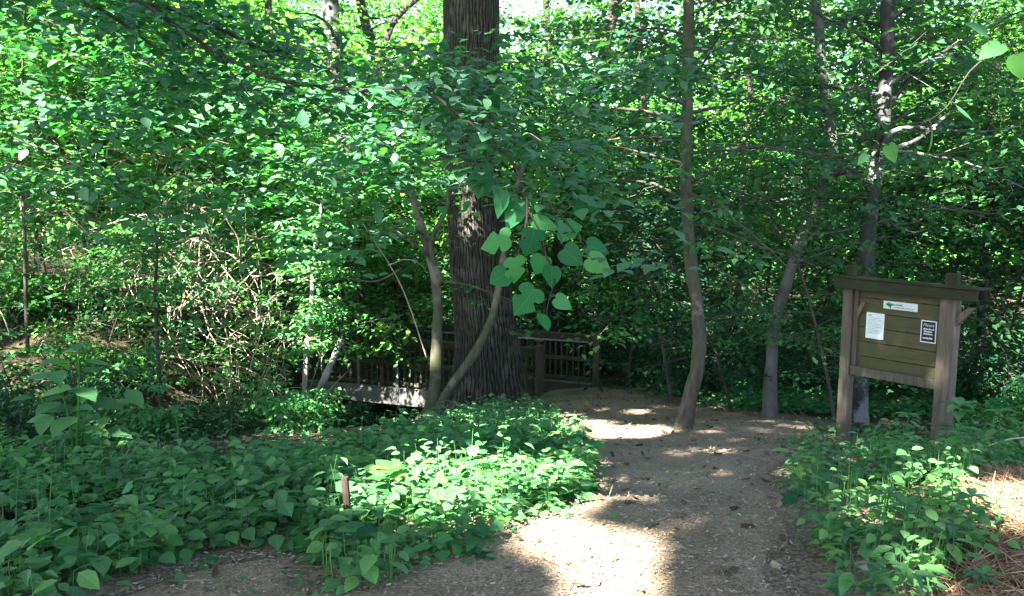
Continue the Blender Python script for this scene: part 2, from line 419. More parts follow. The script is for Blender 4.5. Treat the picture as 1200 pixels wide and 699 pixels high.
M['plaque'] = lv_mat('plaque_black', [(0, (.012, .014, .018)), (1, (.02, .022, .026))], rough=.4, spec=.4)
M['white'] = lv_mat('plaque_white', [(0, (.62, .68, .66)), (1, (.75, .8, .78))], rough=.5)
M['green'] = lv_mat('logo_green', [(0, (.03, .16, .07)), (1, (.05, .24, .1))], rough=.6)
M['rust'] = lv_mat('rusty_stake', [(0, (.03, .02, .016)), (1, (.065, .042, .032))], noise=20)
M['stone'] = bark_mat('stone', (.16, .14, .12), (.36, .32, .27), scale=6, stretch=1, bump=.3)

# ------------------------------------------------------------------ sun direction (towards the sun)
EL, AZ = math.radians(46), math.radians(208)     # azimuth clockwise from +Y (view direction): behind and a little left
LS = np.array([math.sin(AZ) * math.cos(EL), math.cos(AZ) * math.cos(EL), math.sin(EL)])
E1 = norm(np.cross(LS, [0, 0, 1.])); E2 = np.cross(E1, LS)
CANOPY_N, SKY, SUN, EXPO = 90000, 0.052, 5.0, 12
# ------------------------------------------------------------------ setting: ground, path, pine straw
def grid_axis(segs):
    out = [segs[0][0]]
    for a, b, st in segs:
        n = max(1, round((b - a) / st)); out += list(np.linspace(a, b, n + 1)[1:])
    return np.array(out)
PATH = polyG([(20, 800), (140, 712), (195, 672), (240, 655), (335, 645), (375, 672), (450, 678), (520, 648), (600, 625), (672, 580), (690, 545), (662, 505), (640, 478), (628, 463),
              (655, 452), (700, 455), (760, 466), (860, 484), (955, 497), (935, 530), (912, 560), (915, 600), (925, 650), (935, 699), (960, 790)])
def path_sd(x, y):
    d = dist_poly(x, y, PATH, True)
    d = np.where(inside(x, y, PATH), -d, d)
    return d + .09 * np.sin(3.1 * x + 1.3 * y) + .06 * np.sin(7.3 * x - 5.1 * y)
gx = grid_axis([(-240, -40, 20), (-40, -14, 2), (-14, 12, .2), (12, 40, 2), (40, 240, 20)])
gy = grid_axis([(-60, -8, 4), (-8, 0, 1), (0, 27, .2), (27, 60, 1.5), (60, 300, 15)])
X, Y = np.meshgrid(gx, gy)
Z = hgt(X, Y)
sd = path_sd(X, Y)
Z = Z - .04 * (1 - sstep(-.3, .1, sd)) 
idx = np.arange(X.size).reshape(X.shape)
F = np.stack([idx[:-1, :-1], idx[:-1, 1:], idx[1:, 1:], idx[1:, :-1]], -1).reshape(-1, 4)
tag(MB().add(np.stack([X, Y, Z], -1), None, F, (1 - sstep(.0, .9, sd)).ravel()).build('ground', M['ground'], smooth=True), kind='structure')

px_ = np.arange(PATH[:, 0].min() - .6, PATH[:, 0].max() + .6, .1); py_ = np.arange(PATH[:, 1].min() - .6, PATH[:, 1].max() + .6, .1)
X, Y = np.meshgrid(px_, py_); sd = path_sd(X, Y)
Z = hgt(X, Y) + .03 - .12 * sstep(-.15, .3, sd)
idx = np.arange(X.size).reshape(X.shape)
F = np.stack([idx[:-1, :-1], idx[:-1, 1:], idx[1:, 1:], idx[1:, :-1]], -1).reshape(-1, 4)
F = F[(sd.ravel()[F] < .35).all(1)]
used = np.unique(F); remap = np.zeros(X.size, int); remap[used] = np.arange(len(used))
tag(MB().add(np.stack([X, Y, Z], -1).reshape(-1, 3)[used], None, remap[F]).build('path', M['path'], smooth=True), kind='structure')
def surf(x, y):
    return hgt(x, y) + np.where(path_sd(x, y) < 0, .03, 0)

def scatter(poly, dens, jitter=0):
    """random points inside a ground polygon"""
    lo, hi = poly.min(0), poly.max(0)
    n = int((hi - lo).prod() * dens)
    p = rng.uniform(lo, hi, (n, 2))
    return p[inside(p[:, 0], p[:, 1], poly)]

def chips(name, pts, ln, wd, mat, lift=.006, tiltj=.35, curl=0):
    n = len(pts); z = surf(pts[:, 0], pts[:, 1])
    pos = np.column_stack([pts, z + lift + rng.random(n) * .008])
    az = rng.random(n) * 6.283
    d = np.stack([np.cos(az), np.sin(az), rng.normal(0, .18, n)], -1); nv = np.stack([rng.normal(0, tiltj, n), rng.normal(0, tiltj, n), np.ones(n)], -1)
    tpl = (np.array([(-.5, 0, 0), (.5, 0, 0), (.42, 1, curl), (-.42, 1, curl * .4)]), np.array([(0, 1, 2), (0, 2, 3)]))
    s = ln * rng.uniform(.5, 1.5, n)
    return tag(leaves(MB(), tpl, pos, d, nv, s, rng.beta(1.6, 1.8, n), width=wd).build(name, mat), kind='stuff')
nearpath = polyG([(130, 790), (130, 690), (200, 640), (330, 620), (600, 610), (690, 540), (640, 470), (740, 462), (955, 497), (915, 560), (940, 700), (960, 790)])
q = scatter(nearpath, 1300); q = q[rng.random(len(q)) < np.clip(9 / q[:, 1] ** 1.6, .05, 1)]
chips('wood_chips', q, .017, .34, M['chips'])
q = scatter(nearpath, 26)
chips('fallen_twigs', q, .09, .03, M['chips'])
q = scatter(nearpath, 5)
chips('fallen_green_leaves', q, .035, .6, M['leaf_weed'], curl=.15)
floor_ = np.array([(-11, 2), (9, 2), (14, 26), (-14, 26)], float)
q = scatter(floor_, 42); q = q[path_sd(q[:, 0], q[:, 1]) > .05]
q = q[q[:, 1] > 3.3]; q2 = scatter(nearpath, 20)
chips('leaf_litter', np.concatenate([q, q2]), .045, .55, M['litter'], curl=.25, tiltj=.4)
strawp = polyG([(1120, 575), (1150, 562), (1240, 548), (1330, 560), (1330, 760), (1060, 760), (1100, 699), (1150, 650), (1180, 630), (1130, 600)])
q = scatter(strawp, 5200)
mb = MB(); n = len(q)
az = rng.normal(.5, 1.0, n); ln = rng.uniform(.07, .2, n)
z = hgt(q[:, 0], q[:, 1]) + rng.random(n) ** 1.5 * .035 + .004
pos = np.column_stack([q, z]); d = np.stack([np.cos(az), np.sin(az), rng.normal(0, .12, n)], -1)
tpl = (np.array([(-.012, 0, 0), (.012, 0, 0), (.012, .5, .03), (-.012, .5, .03), (.006, 1, 0), (-.006, 1, 0)]), np.array([(0, 1, 2), (0, 2, 3), (3, 2, 4), (3, 4, 5)]))
leaves(mb, tpl, pos, d, np.stack([rng.normal(0, .5, n), rng.normal(0, .5, n), np.ones(n)], -1), ln, rng.random(n))
tag(mb.build('pine_straw', M['straw']), kind='stuff')

# ------------------------------------------------------------------ low ground cover
def cover(name, poly, dens, k, hmin, hmax, lsize, mat, tpl=T_MID, lod=None, keep=None, stems=True, lance=1.0, bed=None):
    p = scatter(poly, dens)
    if keep is not None: p = p[keep(p)]
    a_ = p[:, 0] / p[:, 1]; p = p[~((p[:, 1] > 6.9) & (p[:, 1] < 9.3) & ((np.abs(a_ - .374) < .022) | (np.abs(a_ - .476) < .026)))]
    n = len(p); base = np.column_stack([p, surf(p[:, 0], p[:, 1])])
    Hh = rng.uniform(hmin, hmax, n)
    lean = rng.normal(0, .12, (n, 2)); az0 = rng.random(n) * 6.283
    i = np.arange(k)[None]
    az = az0[:, None] + i * 2.4 + rng.normal(0, .25, (n, k)); fr = .35 + .65 * (i / max(1, k - 1)) + rng.normal(0, .06, (n, k))
    off = rng.uniform(.02, .09, (n, k)) * (1.2 - .5 * fr)
    top = base[:, None] + np.stack([lean[:, :1] * Hh[:, None] * fr + off * np.cos(az), lean[:, 1:] * Hh[:, None] * fr + off * np.sin(az), Hh[:, None] * fr], -1)
    dv = np.stack([np.cos(az), np.sin(az), rng.normal(-.12, .22, (n, k))], -1)
    nv = np.stack([rng.normal(0, .3, (n, k)) - .15 * np.cos(az), rng.normal(0, .3, (n, k)) - .15 * np.sin(az), np.ones((n, k))], -1)
    tone = rng.random(n)
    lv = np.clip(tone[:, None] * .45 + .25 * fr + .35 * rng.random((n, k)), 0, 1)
    sz = lsize * rng.uniform(.6, 1.25, (n, k)) * (.75 + .25 * rng.random((n, 1)))
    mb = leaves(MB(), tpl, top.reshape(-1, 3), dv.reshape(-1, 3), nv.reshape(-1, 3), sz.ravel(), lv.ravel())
    if stems:
        tb = (np.array([(-.5, 0, 0), (.5, 0, 0), (.3, 1, 0), (-.3, 1, 0)]), np.array([(0, 1, 2), (0, 2, 3)]))
        T = tb[0] * [.012, 1, 1]
        dv = np.column_stack([lean, np.ones(n)]); 
        leaves(mb, (T, tb[1]), base, dv, np.column_stack([np.zeros(n), -np.ones(n), np.zeros(n)]), Hh, np.full(n, .25))
    return tag(mb.build(name, mat), kind='stuff')
offpath = lambda p: path_sd(p[:, 0], p[:, 1]) > -.05
LEFT = polyG([(-90, 552), (60, 548), (160, 545), (330, 540), (430, 520), (510, 512), (560, 497), (640, 495), (695, 545), (690, 588), (640, 612), (560, 640),
              (510, 672), (450, 700), (385, 700), (362, 660), (330, 640), (235, 650), (185, 668), (130, 712), (70, 750), (-120, 770)])
def patchy(p, s=1.0, t=-.35):
    v = np.sin(1.9 * s * p[:, 0] + 1.1 * np.sin(1.3 * s * p[:, 1])) * np.sin(2.3 * s * p[:, 1] + .8 * np.sin(1.7 * s * p[:, 0])) + .5 * np.sin(5.3 * s * p[:, 0] + 1) * np.sin(4.9 * s * p[:, 1])
    return v > t
pk = lambda t, s=1.0, ph=0.0: (lambda p: patchy(p + ph, s, t))
cover('ground_cover', LEFT, 66, 6, .06, .24, .105, M['leaf_cover'], keep=pk(-.48))
cover('ground_cover', LEFT, 26, 5, .05, .3, .085, M['leaf_weed'], tpl=T_HEART, keep=pk(.0, .8, 3.1))
cover('ground_cover', LEFT, 16, 5, .04, .16, .13, M['leaf_cover'], tpl=T_MAPLE, keep=pk(.05, .9, 7.7))
cover('ground_cover', LEFT, 60, 5, .03, .12, .05, M['leaf_weed'], keep=pk(-.3, 1.2, 5.))
cover('ground_cover', LEFT, 7, 10, .2, .42, .075, M['leaf_weed'], tpl=T_LANCE)
cover('ground_cover', polyG([(380, 650), (430, 570), (540, 515), (655, 500), (700, 545), (690, 590), (600, 625), (525, 662), (455, 702), (385, 702)]), 75, 6, .04, .17, .07, M['leaf_weed'], keep=pk(-.5, 1.5, 2.))
cover('ground_cover', polyG([(150, 680), (230, 620), (360, 610), (390, 670), (620, 620), (700, 560), (700, 600), (560, 670), (470, 700), (380, 720), (230, 700)]), 10, 5, .03, .08, .05, M['leaf_cover'], stems=False)
RIGHT = polyG([(925, 562), (1000, 540), (1085, 530), (1150, 525), (1260, 512), (1260, 545), (1150, 562), (1120, 600), (1130, 630), (1165, 650), (1120, 680), (1060, 740),
               (960, 740), (1010, 680), (985, 660), (945, 655), (935, 610)])
cover('ground_cover', RIGHT, 70, 8, .08, .3, .06, M['leaf_weed'], keep=pk(-.5, 1.3))
cover('ground_cover', RIGHT, 34, 8, .1, .34, .1, M['leaf_weed'], tpl=T_LANCE, keep=pk(-.1, 1., 4.))
cover('ground_cover', RIGHT, 14, 5, .05, .18, .11, M['leaf_cover'], tpl=T_MAPLE, keep=pk(.0, 1.1, 8.))
cover('ground_cover', polyG([(905, 525), (960, 503), (1110, 498), (1260, 488), (1260, 530), (1100, 540), (985, 548), (930, 545)]), 60, 6, .04, .16, .07, M['leaf_cover'], keep=lambda p: offpath(p) & patchy(p, 1.2, -.5))
cover('ground_cover', polyG([(745, 460), (800, 442), (1000, 436), (1260, 425), (1260, 495), (1000, 492), (880, 482), (800, 470)]), 42, 6, .06, .22, .12, M['leaf_cover'], tpl=T_LO, keep=lambda p: offpath(p) & patchy(p, .8, -.6))
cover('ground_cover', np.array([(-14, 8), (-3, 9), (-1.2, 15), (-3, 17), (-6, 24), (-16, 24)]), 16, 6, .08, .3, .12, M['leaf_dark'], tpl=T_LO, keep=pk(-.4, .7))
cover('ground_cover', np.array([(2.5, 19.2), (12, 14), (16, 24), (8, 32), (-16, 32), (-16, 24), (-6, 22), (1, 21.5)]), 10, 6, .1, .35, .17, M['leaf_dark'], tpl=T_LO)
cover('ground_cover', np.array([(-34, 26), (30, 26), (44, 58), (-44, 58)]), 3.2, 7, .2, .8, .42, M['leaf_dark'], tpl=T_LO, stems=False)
cover('ground_cover', polyG([(430, 525), (490, 505), (530, 492), (640, 483), (640, 497), (600, 508), (520, 520)]), 75, 7, .06, .32, .08, M['leaf_cover'], tpl=T_MID, keep=pk(-.4, 1.4))
cover('ground_cover', np.array([(-2.7, 2.6), (-3.6, 6.4), (-5, 8.2), (-11, 8.5), (-11, 1.5), (-3, 1.5)]), 40, 6, .06, .26, .11, M['leaf_cover'], tpl=T_LO, keep=pk(-.5))
cover('ground_cover', np.array([(4.3, 6.2), (5.4, 9), (7, 12.5), (13, 13), (12, 3), (5, 4.6)]), 34, 6, .06, .28, .11, M['leaf_cover'], tpl=T_LO, keep=pk(-.5))
# grass tufts and thin dead stems between the leaves
T_GR = (np.array([(-.012, 0, 0), (.012, 0, 0), (.01, .55, -.03), (-.01, .55, -.03), (0, 1, -.3)]), np.array([(0, 1, 2), (0, 2, 3), (3, 2, 4)]))
def tufts(name, poly, dens, k, ln, mat, keep=None):
    p = scatter(poly, dens)
    if keep is not None: p = p[keep(p)]
    n = len(p); base = np.repeat(np.column_stack([p, surf(p[:, 0], p[:, 1])]), k, 0) + rng.normal(0, .02, (n * k, 3)) * [1, 1, 0]
    a = rng.random(n * k) * 6.283; t = rng.uniform(.1, .7, n * k)
    dv = np.stack([np.cos(a) * t, np.sin(a) * t, np.ones(n * k)], -1); nv = np.stack([-np.cos(a), -np.sin(a), t], -1)
    return tag(leaves(MB(), T_GR, base, dv, -nv, ln * rng.uniform(.5, 1.3, n * k)).build(name, mat), kind='stuff')
tufts('grass', LEFT, 5, 14, .2, M['grass']); tufts('grass', RIGHT, 8, 14, .22, M['grass'])
tufts('dead_grass', LEFT, 3, 3, .2, M['litter']); tufts('dead_grass', RIGHT, 5, 3, .22, M['litter'])

# ------------------------------------------------------------------ trees
def spline(pts, n):
    pts = np.asarray(pts, float); m = len(pts)
    t = np.linspace(0, m - 1, n); i = np.clip(t.astype(int), 0, m - 2); f = (t - i)[:, None]
    p0 = pts[np.clip(i - 1, 0, m - 1)]; p1 = pts[i]; p2 = pts[i + 1]; p3 = pts[np.clip(i + 2, 0, m - 1)]
    return .5 * ((2 * p1) + (-p0 + p2) * f + (2 * p0 - 5 * p1 + 4 * p2 - p3) * f ** 2 + (-p0 + 3 * p1 - 3 * p2 + p3) * f ** 3)

def limb(start, az, length, rise=.25, n=6, wob=.12):
    """a wandering branch polyline"""
    p = [np.array(start, float)]; a = az; e = rise
    for _ in range(n):
        a += rng.normal(0, wob * 1.6); e += rng.normal(-.05, wob)
        p.append(p[-1] + length / n * np.array([math.cos(a) * math.cos(e), math.sin(a) * math.cos(e), math.sin(e)]))
    return np.array(p)

def grow(tb, lb, spine, rad, z0, nb, length, R, per, size, tpl=T_LO, rise=.2, sub=5, azc=None, azw=math.pi, taper=.7, thick=.3):
    """branches with leafy twigs along the spine above height z0"""
    Zs = spine[:, 2]; ok = np.where(Zs >= z0)[0]
    if len(ok) < 2: return
    for b in range(nb):
        f = (b + rng.random()) / nb
        k = ok[0] + f * (len(ok) - 1); i = int(min(k, len(spine) - 2)); p = spine[i] + (spine[i + 1] - spine[i]) * (k - i)
        az = (b * 2.4 + rng.normal(0, .4)) if azc is None else azc + rng.uniform(-azw, azw)
        ln = length * (1 - taper * f) * rng.uniform(.7, 1.2)
        br = limb(p, az, ln, rise + .3 * f, 6)
        r0 = max(.006, min(np.interp(i, range(len(spine)), rad) * thick, .05))
        tb.tube(spline(br, 10), np.linspace(r0, .004, 10), 5, lv=rng.random(), cap=False)
        tt = rng.uniform(.3, 1.05, sub); C = []
        for t in tt:
            kk = min(t, .999) * 6; j = int(kk); c = br[j] + (br[min(j + 1, 6)] - br[j]) * (kk - j)
            side = rng.normal(0, .28 * ln, 3) * [1, 1, .22]
            C.append(c + side)
            if tb is not None and np.linalg.norm(side) > .1:
                tb.tube([c - (br[1] - br[0]) * .3, c + side * .5 + [0, 0, .03], c + side], [.006, .005, .003], 4, lv=.3, cap=False)
        spray_leaves(lb, C, R * rng.uniform(.7, 1.2, sub), per, size, tpl, az=az + rng.normal(0, .6, sub))

def px_spine(pts, d, top=None, n=26, base=True):
    """trunk centreline from where it stands in the place: base on the ground, then a constant distance up"""
    out = []
    for i, q in enumerate(pts):
        dd = q[2] if len(q) > 2 else d
        out.append(P(q[0], q[1], dd))
    out = np.array(out)
    if base:
        out[0][2] = hgt(out[0][0], out[0][1]) - .05
    if top:
        v = norm(out[-1] - out[-2]); v = v * .5 + np.array([0, 0, .6]); v /= v[2]
        out = np.concatenate([out, [out[-1] + v * (top - out[-1][2]) * .5, out[-1] + v * (top - out[-1][2])]])
    q = spline(out, n)
    if base: q = np.concatenate([q[:1], q[:1] + (q[1] - q[0]) * [[.12], [.3], [.6]], q[1:]])
    return q

def depth_of(px, py):
    p = G(px, py); return p[1] * CP - (p[2] - CAMZ) * SP

TREES = {}
def tree(key, name, label, pts, r0, r1, mat, d=None, top=None, z0=None, nb=12, length=1.8, R=.45, per=26, size=.1, lmat='leaf', group=None, sub=5,
         cat='tree', extra=(), tpl=T_LO, seg=12, flare=1.0, azc=None, azw=math.pi, taper=.6, rise=.2, n=26):
    d = d or depth_of(*pts[0][:2])
    sp_ = px_spine(pts, d, top, n); n = len(sp_)
    e = empty(name, Vector(sp_[0]), label, cat, group)
    rad = np.linspace(r0, r1, n); h_ = sp_[:, 2] - sp_[0][2]; rad = rad * (1 + .4 * np.exp(-h_ / .14) + .15 * np.exp(-h_ / .5))
    tb, lb = MB(), MB()
    sp2 = sp_ + rng.normal(0, r0 * .06, sp_.shape)
    tb.tube(sp2, rad * rng.uniform(.94, 1.06, n), seg)
    for (bp, ra, rb) in extra:
        s2 = spline([P(q[0], q[1], q[2] if len(q) > 2 else d) for q in bp], 14)
        tb.tube(s2, np.linspace(ra, rb, 14), 7)
    if nb:
        grow(tb, lb, sp_, rad, z0 if z0 is not None else sp_[0][2] + 2, nb, length, R, per, size, rise=rise, sub=sub, tpl=tpl, azc=azc, azw=azw, taper=taper)
    tr = tb.build('trunk', M[mat], e, smooth=True)
    if lb.n: lb.build('crown', M[lmat], e)
    TREES[key] = (e, sp_, lmat)
    return e

# the great furrowed trunk by the bridge
def big_trunk():
    d = 15.9
    pts = [(574, 484), (571, 400, 15.7), (561, 300, 15.4), (555, 200, 15.1), (553, 100, 14.9), (552, 0, 14.6), (550, -90, 14.4)]
    s = px_spine(pts, d, 15, 260)
    zb = s[0][2]; na = 700
    a = np.linspace(0, 2 * np.pi, na, endpoint=False)
    hh = s[:, 2] - zb
    r = np.interp(hh, [0, .25, .6, 1.1, 2, 4, 7, 17], [.8, .7, .62, .555, .51, .47, .47, .3])
    V = []; LV = []
    ph = rng.uniform(0, 6.28, 12)
    for i in range(len(s)):
        fl = math.exp(-hh[i] / .55)
        lob = 1 + fl * (.1 * np.cos(5 * a + ph[0]) + .07 * np.cos(3 * a + ph[1]) + .05 * np.cos(9 * a + ph[2])) + .03 * np.cos(2 * a + ph[3] + hh[i] * .3)
        z_ = hh[i]
        w = .9 * np.sin(z_ * 1.9 + 2 * np.sin(a * 2 + ph[4])) + .5 * np.sin(z_ * 4.3 + a * 5 + ph[5]) + .35 * np.sin(z_ * 9.7 + a * 9 + ph[8])
        f1 = np.abs(np.sin(26 * a + w * .9 + ph[6] + .5 * np.sin(z_ * 14 + 5 * np.sin(7 * a)))); f2 = np.abs(np.sin(41 * a - w * 1.5 + ph[7] + .5 * np.sin(z_ * 17 + 23 * a) + .9 * np.sin(z_ * 3.1)))
        f3 = np.abs(np.sin(9.5 * z_ + 3 * np.sin(4 * a + ph[9]) + 3 * np.sin(13 * a)))
        ridge = np.minimum(f1, .25 + .75 * f2) ** .7 * (.8 + .2 * f3 ** .3)
        rr = r[i] * lob * (1 + .045 * (ridge - .75))
        LV.append(np.clip(ridge + rng.normal(0, .05, na), 0, 1))
        V.append(np.stack([s[i, 0] + rr * np.cos(a), s[i, 1] + rr * np.sin(a), np.full(na, s[i, 2])], -1))
    V = np.array(V); n = len(s)
    ii = np.arange(n - 1)[:, None] * na; jj = np.arange(na)[None]; j2 = (jj + 1) % na
    F = np.stack([ii + jj, ii + j2, ii + na + j2, ii + na + jj], -1).reshape(-1, 4)
    e = empty('large_tree', Vector(s[0]), 'huge old tree with deeply furrowed bark standing beside the footbridge', 'tree')
    tb = MB(); tb.add(V.reshape(-1, 3), None, F, np.array(LV).ravel())
    lb = MB()
    for z in (6, 7.5, 9, 10.5, 12):
        for k in range(3):
            i = int(np.argmin(np.abs(s[:, 2] - z)))
            b = limb(s[i], rng.random() * 6.28, 4.5, .5, 6); tb.tube(spline(b, 12), np.linspace(.13, .02, 12), 6, cap=False)
    tb.build('trunk', M['bark_big'], e, smooth=True)
    TREES['big'] = (e, s, 'leaf')
big_trunk()

# twin stemmed sapling leaning across the great trunk
tree('twin', 'leaning_sapling', 'twin stemmed leaning sapling whose bare mossy stem crosses the huge furrowed trunk',
     [(497, 516), (508, 470), (512, 400), (512, 340), (498, 280), (482, 225), (470, 170), (455, 100)], .11, .04, 'bark_moss', d=13.6, z0=-.2, nb=9, length=1.6, R=.4, per=22, size=.1, lmat='leaf',
     extra=[([(503, 497, 13.6), (528, 455, 13.5), (556, 415, 13.4), (574, 380, 13.3), (583, 345, 13.2), (590, 300, 13.2), (600, 240, 13.2), (622, 170, 13.2)], .085, .035),
            ([(517, 330, 13.6), (505, 285, 13.4), (525, 240, 13.3), (520, 190, 13.3)], .05, .02),
            ([(470, 315, 13.4), (440, 330, 13.2), (400, 325, 13.0)], .02, .008), ([(500, 300, 13.5), (455, 262, 13.3), (380, 258, 13.0)], .02, .006)])
tree('path_tree', 'slender_tree', 'slender grey tree with a gently curved trunk on the right edge of the path',
     [(799, 507), (808, 470), (817, 430), (820, 395), (814, 335), (806, 265), (804, 180), (806, 90), (807, 0), (806, -90)], .088, .055, 'bark', top=13, z0=.9, nb=34, length=2.4, R=.45, per=26, size=.11, flare=1.25, n=36)
tree('smooth', 'crooked_tree', 'smooth pale grey tree with a crooked trunk between path and notice board',
     [(902, 490), (903, 440), (908, 375), (924, 325), (946, 262), (969, 205), (976, 165), (966, 105), (960, 40), (956, -50)], .086, .055, 'bark_smooth', top=12, z0=.2, nb=34, length=2.4, R=.5, per=28, size=.11, n=36,
     extra=[([(906, 378), (888, 350), (868, 332), (836, 312)], .024, .008), ([(962, 225), (990, 190), (1000, 160)], .035, .01)])
tree('lichen', 'lichen_tree', 'dark straight tree with pale lichen patches rising behind the notice board',
     [(1005, 492), (1009, 400), (1015, 310), (1023, 220), (1034, 150), (1040, 60), (1042, -50)], .11, .085, 'bark_lichen', d=11.6, top=13, z0=.8, nb=28, length=2.4, R=.5, per=28, size=.11, n=36,
     extra=[([(1030, 190), (1048, 175), (1078, 162), (1110, 135), (1150, 108)], .04, .012), ([(1036, 160), (1060, 150), (1100, 152), (1150, 155), (1195, 148)], .035, .01),
            ([(1036, 130), (1064, 96), (1100, 66), (1118, 60)], .04, .012), ([(1028, 230), (1045, 262), (1070, 272), (1088, 268)], .012, .005)])
tree('fork', 'forked_tree', 'dark forked tree against the bright gap left of the huge trunk',
     [(470, 430), (466, 300), (456, 160), (446, 78), (432, 40), (424, 10), (415, -40)], .17, .1, 'bark_dark', d=23, top=11, z0=4, nb=9, length=3, R=.7, per=26, size=.14, lmat='leaf_far',
     extra=[([(444, 74), (455, 40), (468, 18), (500, -10)], .11, .06)])
tree('lean', 'leaning_tree', 'dark trunk leaning right, seen between the huge tree and the slender path tree',
     [(640, 425), (655, 290), (676, 195), (690, 150), (706, 70), (722, 0), (734, -60)], .17, .12, 'bark_dark', d=22, top=11, z0=2.2, nb=12, length=3, R=.7, per=26, size=.13, lmat='leaf',
     extra=[([(690, 150), (712, 165), (738, 185), (755, 210)], .05, .02)])
tree('pale', 'pale_tree', 'pale mottled trunk standing behind the left end of the footbridge',
     [(432, 420), (424, 360), (418, 300), (412, 240), (400, 150), (392, 60), (385, -30)], .26, .19, 'bark_lichen', d=21.5, top=11, z0=2.5, nb=11, length=2.8, R=.65, per=26, size=.13, lmat='leaf_far')
tree('thin', 'thin_sapling', 'thin dark straight sapling in the shaded hollow left of the bridge',
     [(187, 452), (184, 390), (182, 340), (184, 290), (178, 240)], .032, .012, 'bark_dark', d=12, z0=-1.2, nb=9, length=1.2, R=.4, per=22, size=.1, lmat='leaf')
tree('vine', 'leafy_sapling', 'sunlit sapling clothed in pale green leaves just left of the footbridge',
     [(352, 478), (358, 430), (364, 370), (368, 300), (378, 235), (384, 190)], .045, .02, 'bark_pale', d=14.2, z0=-1.35, nb=36, length=.75, R=.3, per=26, size=.1, lmat='leaf_weed', taper=.3, sub=4)
tree('edge', 'pale_sapling', 'thin pale sapling at the far left edge among sunlit leaves',
     [(34, 400), (30, 320), (27, 270), (32, 190), (45, 110), (50, 20)], .07, .04, 'bark_pale', d=16, z0=1, nb=10, length=1.8, R=.5, per=24, size=.12, lmat='leaf_far')
for i, (a, b, d, r, lab) in enumerate([
        (660, 645, 27, .12, 'dark distant trunk just right of the huge tree at the top'),
        (770, 752, 25, .1, 'dark distant stem left of the slender path tree'),
        (862, 880, 26, .11, 'distant slim stem midway between path tree and crooked tree'),
        (1085, 1076, 20, .08, 'slim dark stem right of the lichen patched tree'),
        (1150, 1165, 17, .09, 'dark slim stem above the right end of the notice board'),
        (240, 225, 22, .12, 'dark stem behind the dead bramble tangle'),
        (110, 122, 19, .13, 'dark stem left of the dead bramble tangle'),
        (330, 318, 24, .12, 'dark distant stem between bramble tangle and pale trunk')]):
    tree('bg%d' % i, 'woodland_tree', lab, [(a, 430), ((a * 2 + b) / 3, 260), (b, 80), (b * 1.5 - a * .5, -40)], r, r * .7, 'bark_dark', d=d, top=9, z0=.5 + d * .05, nb=13, length=2.6, R=.65, per=28, size=.14,
         lmat=['leaf_far', 'leaf', 'leaf_far', 'leaf_dark', 'leaf_dark', 'leaf_far', 'leaf_far', 'leaf_far'][i], n=20, seg=8)

# prototypes that are copied: layered saplings and shrubs
def proto_sapling(name, h, nb, length, R, per, size, mat, lmat, z0f=.15, sub=5, r=.035, taper=.5, tpl=T_LO):
    e = empty(name, (0, 0, 0), '', 'tree')
    s = limb((0, 0, -.05), rng.random() * 6, h, 1.45, 8, .05); s = spline(s, 18)
    tb, lb = MB(), MB(); rad = np.linspace(r, .008, 18)
    tb.tube(s, rad, 7)
    grow(tb, lb, s, rad, h * z0f, nb, length, R, per, size, sub=sub, taper=taper, tpl=tpl, thick=.5)
    tb.build('trunk', M[mat], e, smooth=True); lb.build('crown', M[lmat], e)
    return e
def proto_shrub(name, h, ns, R, per, size, lmat, mat='bark_dark', sub=9, tpl=T_LO):
    e = empty(name, (0, 0, 0), '', 'shrub')
    tb, lb = MB(), MB()
    for k in range(ns):
        b = limb(rng.normal(0, .1, 3) * [1, 1, 0], k * 2.4 + rng.normal(0, .3), h * rng.uniform(.7, 1.15), rng.uniform(.7, 1.25), 6, .15)
        tb.tube(spline(b, 9), np.linspace(.014, .004, 9), 5, cap=False)
        t = rng.uniform(.25, 1, sub); ii = np.clip((t * 6).astype(int), 0, 6)
        C = b[ii] + rng.normal(0, .17 * h, (sub, 3)) * [1, 1, .5]; C[:, 2] = np.maximum(C[:, 2], .08)
        spray_leaves(lb, C, R * rng.uniform(.6, 1.2, sub), per, size, tpl, jit=.5, droop=.35)
    tb.build('stem', M[mat], e, smooth=True); lb.build('foliage', M[lmat], e)
    return e
def dup(src, first=[set()]):
    if src.name not in first[0]:
        first[0].add(src.name); return src
    c = src.copy(); COL.objects.link(c)
    for ch in src.children:
        q = ch.copy(); COL.objects.link(q); q.parent = c
    return c
PROTO = {
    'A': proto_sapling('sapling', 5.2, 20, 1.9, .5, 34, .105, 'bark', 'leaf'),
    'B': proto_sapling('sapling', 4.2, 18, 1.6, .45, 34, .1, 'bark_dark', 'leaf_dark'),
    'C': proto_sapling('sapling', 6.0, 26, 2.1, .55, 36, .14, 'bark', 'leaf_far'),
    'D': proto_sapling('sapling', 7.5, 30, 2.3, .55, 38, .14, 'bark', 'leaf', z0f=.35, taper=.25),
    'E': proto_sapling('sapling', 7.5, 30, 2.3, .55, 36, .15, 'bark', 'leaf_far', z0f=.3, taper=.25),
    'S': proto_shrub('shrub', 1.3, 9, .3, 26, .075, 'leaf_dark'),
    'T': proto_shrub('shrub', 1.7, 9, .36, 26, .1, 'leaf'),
    'U': proto_shrub('shrub', 1.1, 8, .26, 24, .08, 'leaf_weed'),
}
def plant(kind, px, py, d, s, label, group, sz=1.0):
    """stands on the ground where the view line through (px, any) meets distance d"""
    r = ray(px, py); x, y = r[0] * d, r[1] * d
    o = dup(PROTO[kind]); o.location = (x, y, float(hgt(x, y)) - .03); o.rotation_euler = (0, 0, rng.random() * 6.28); o.scale = (s, s, s * sz)
    tag(o, label, 'shrub' if kind in 'STU' else 'tree', group)
    return o
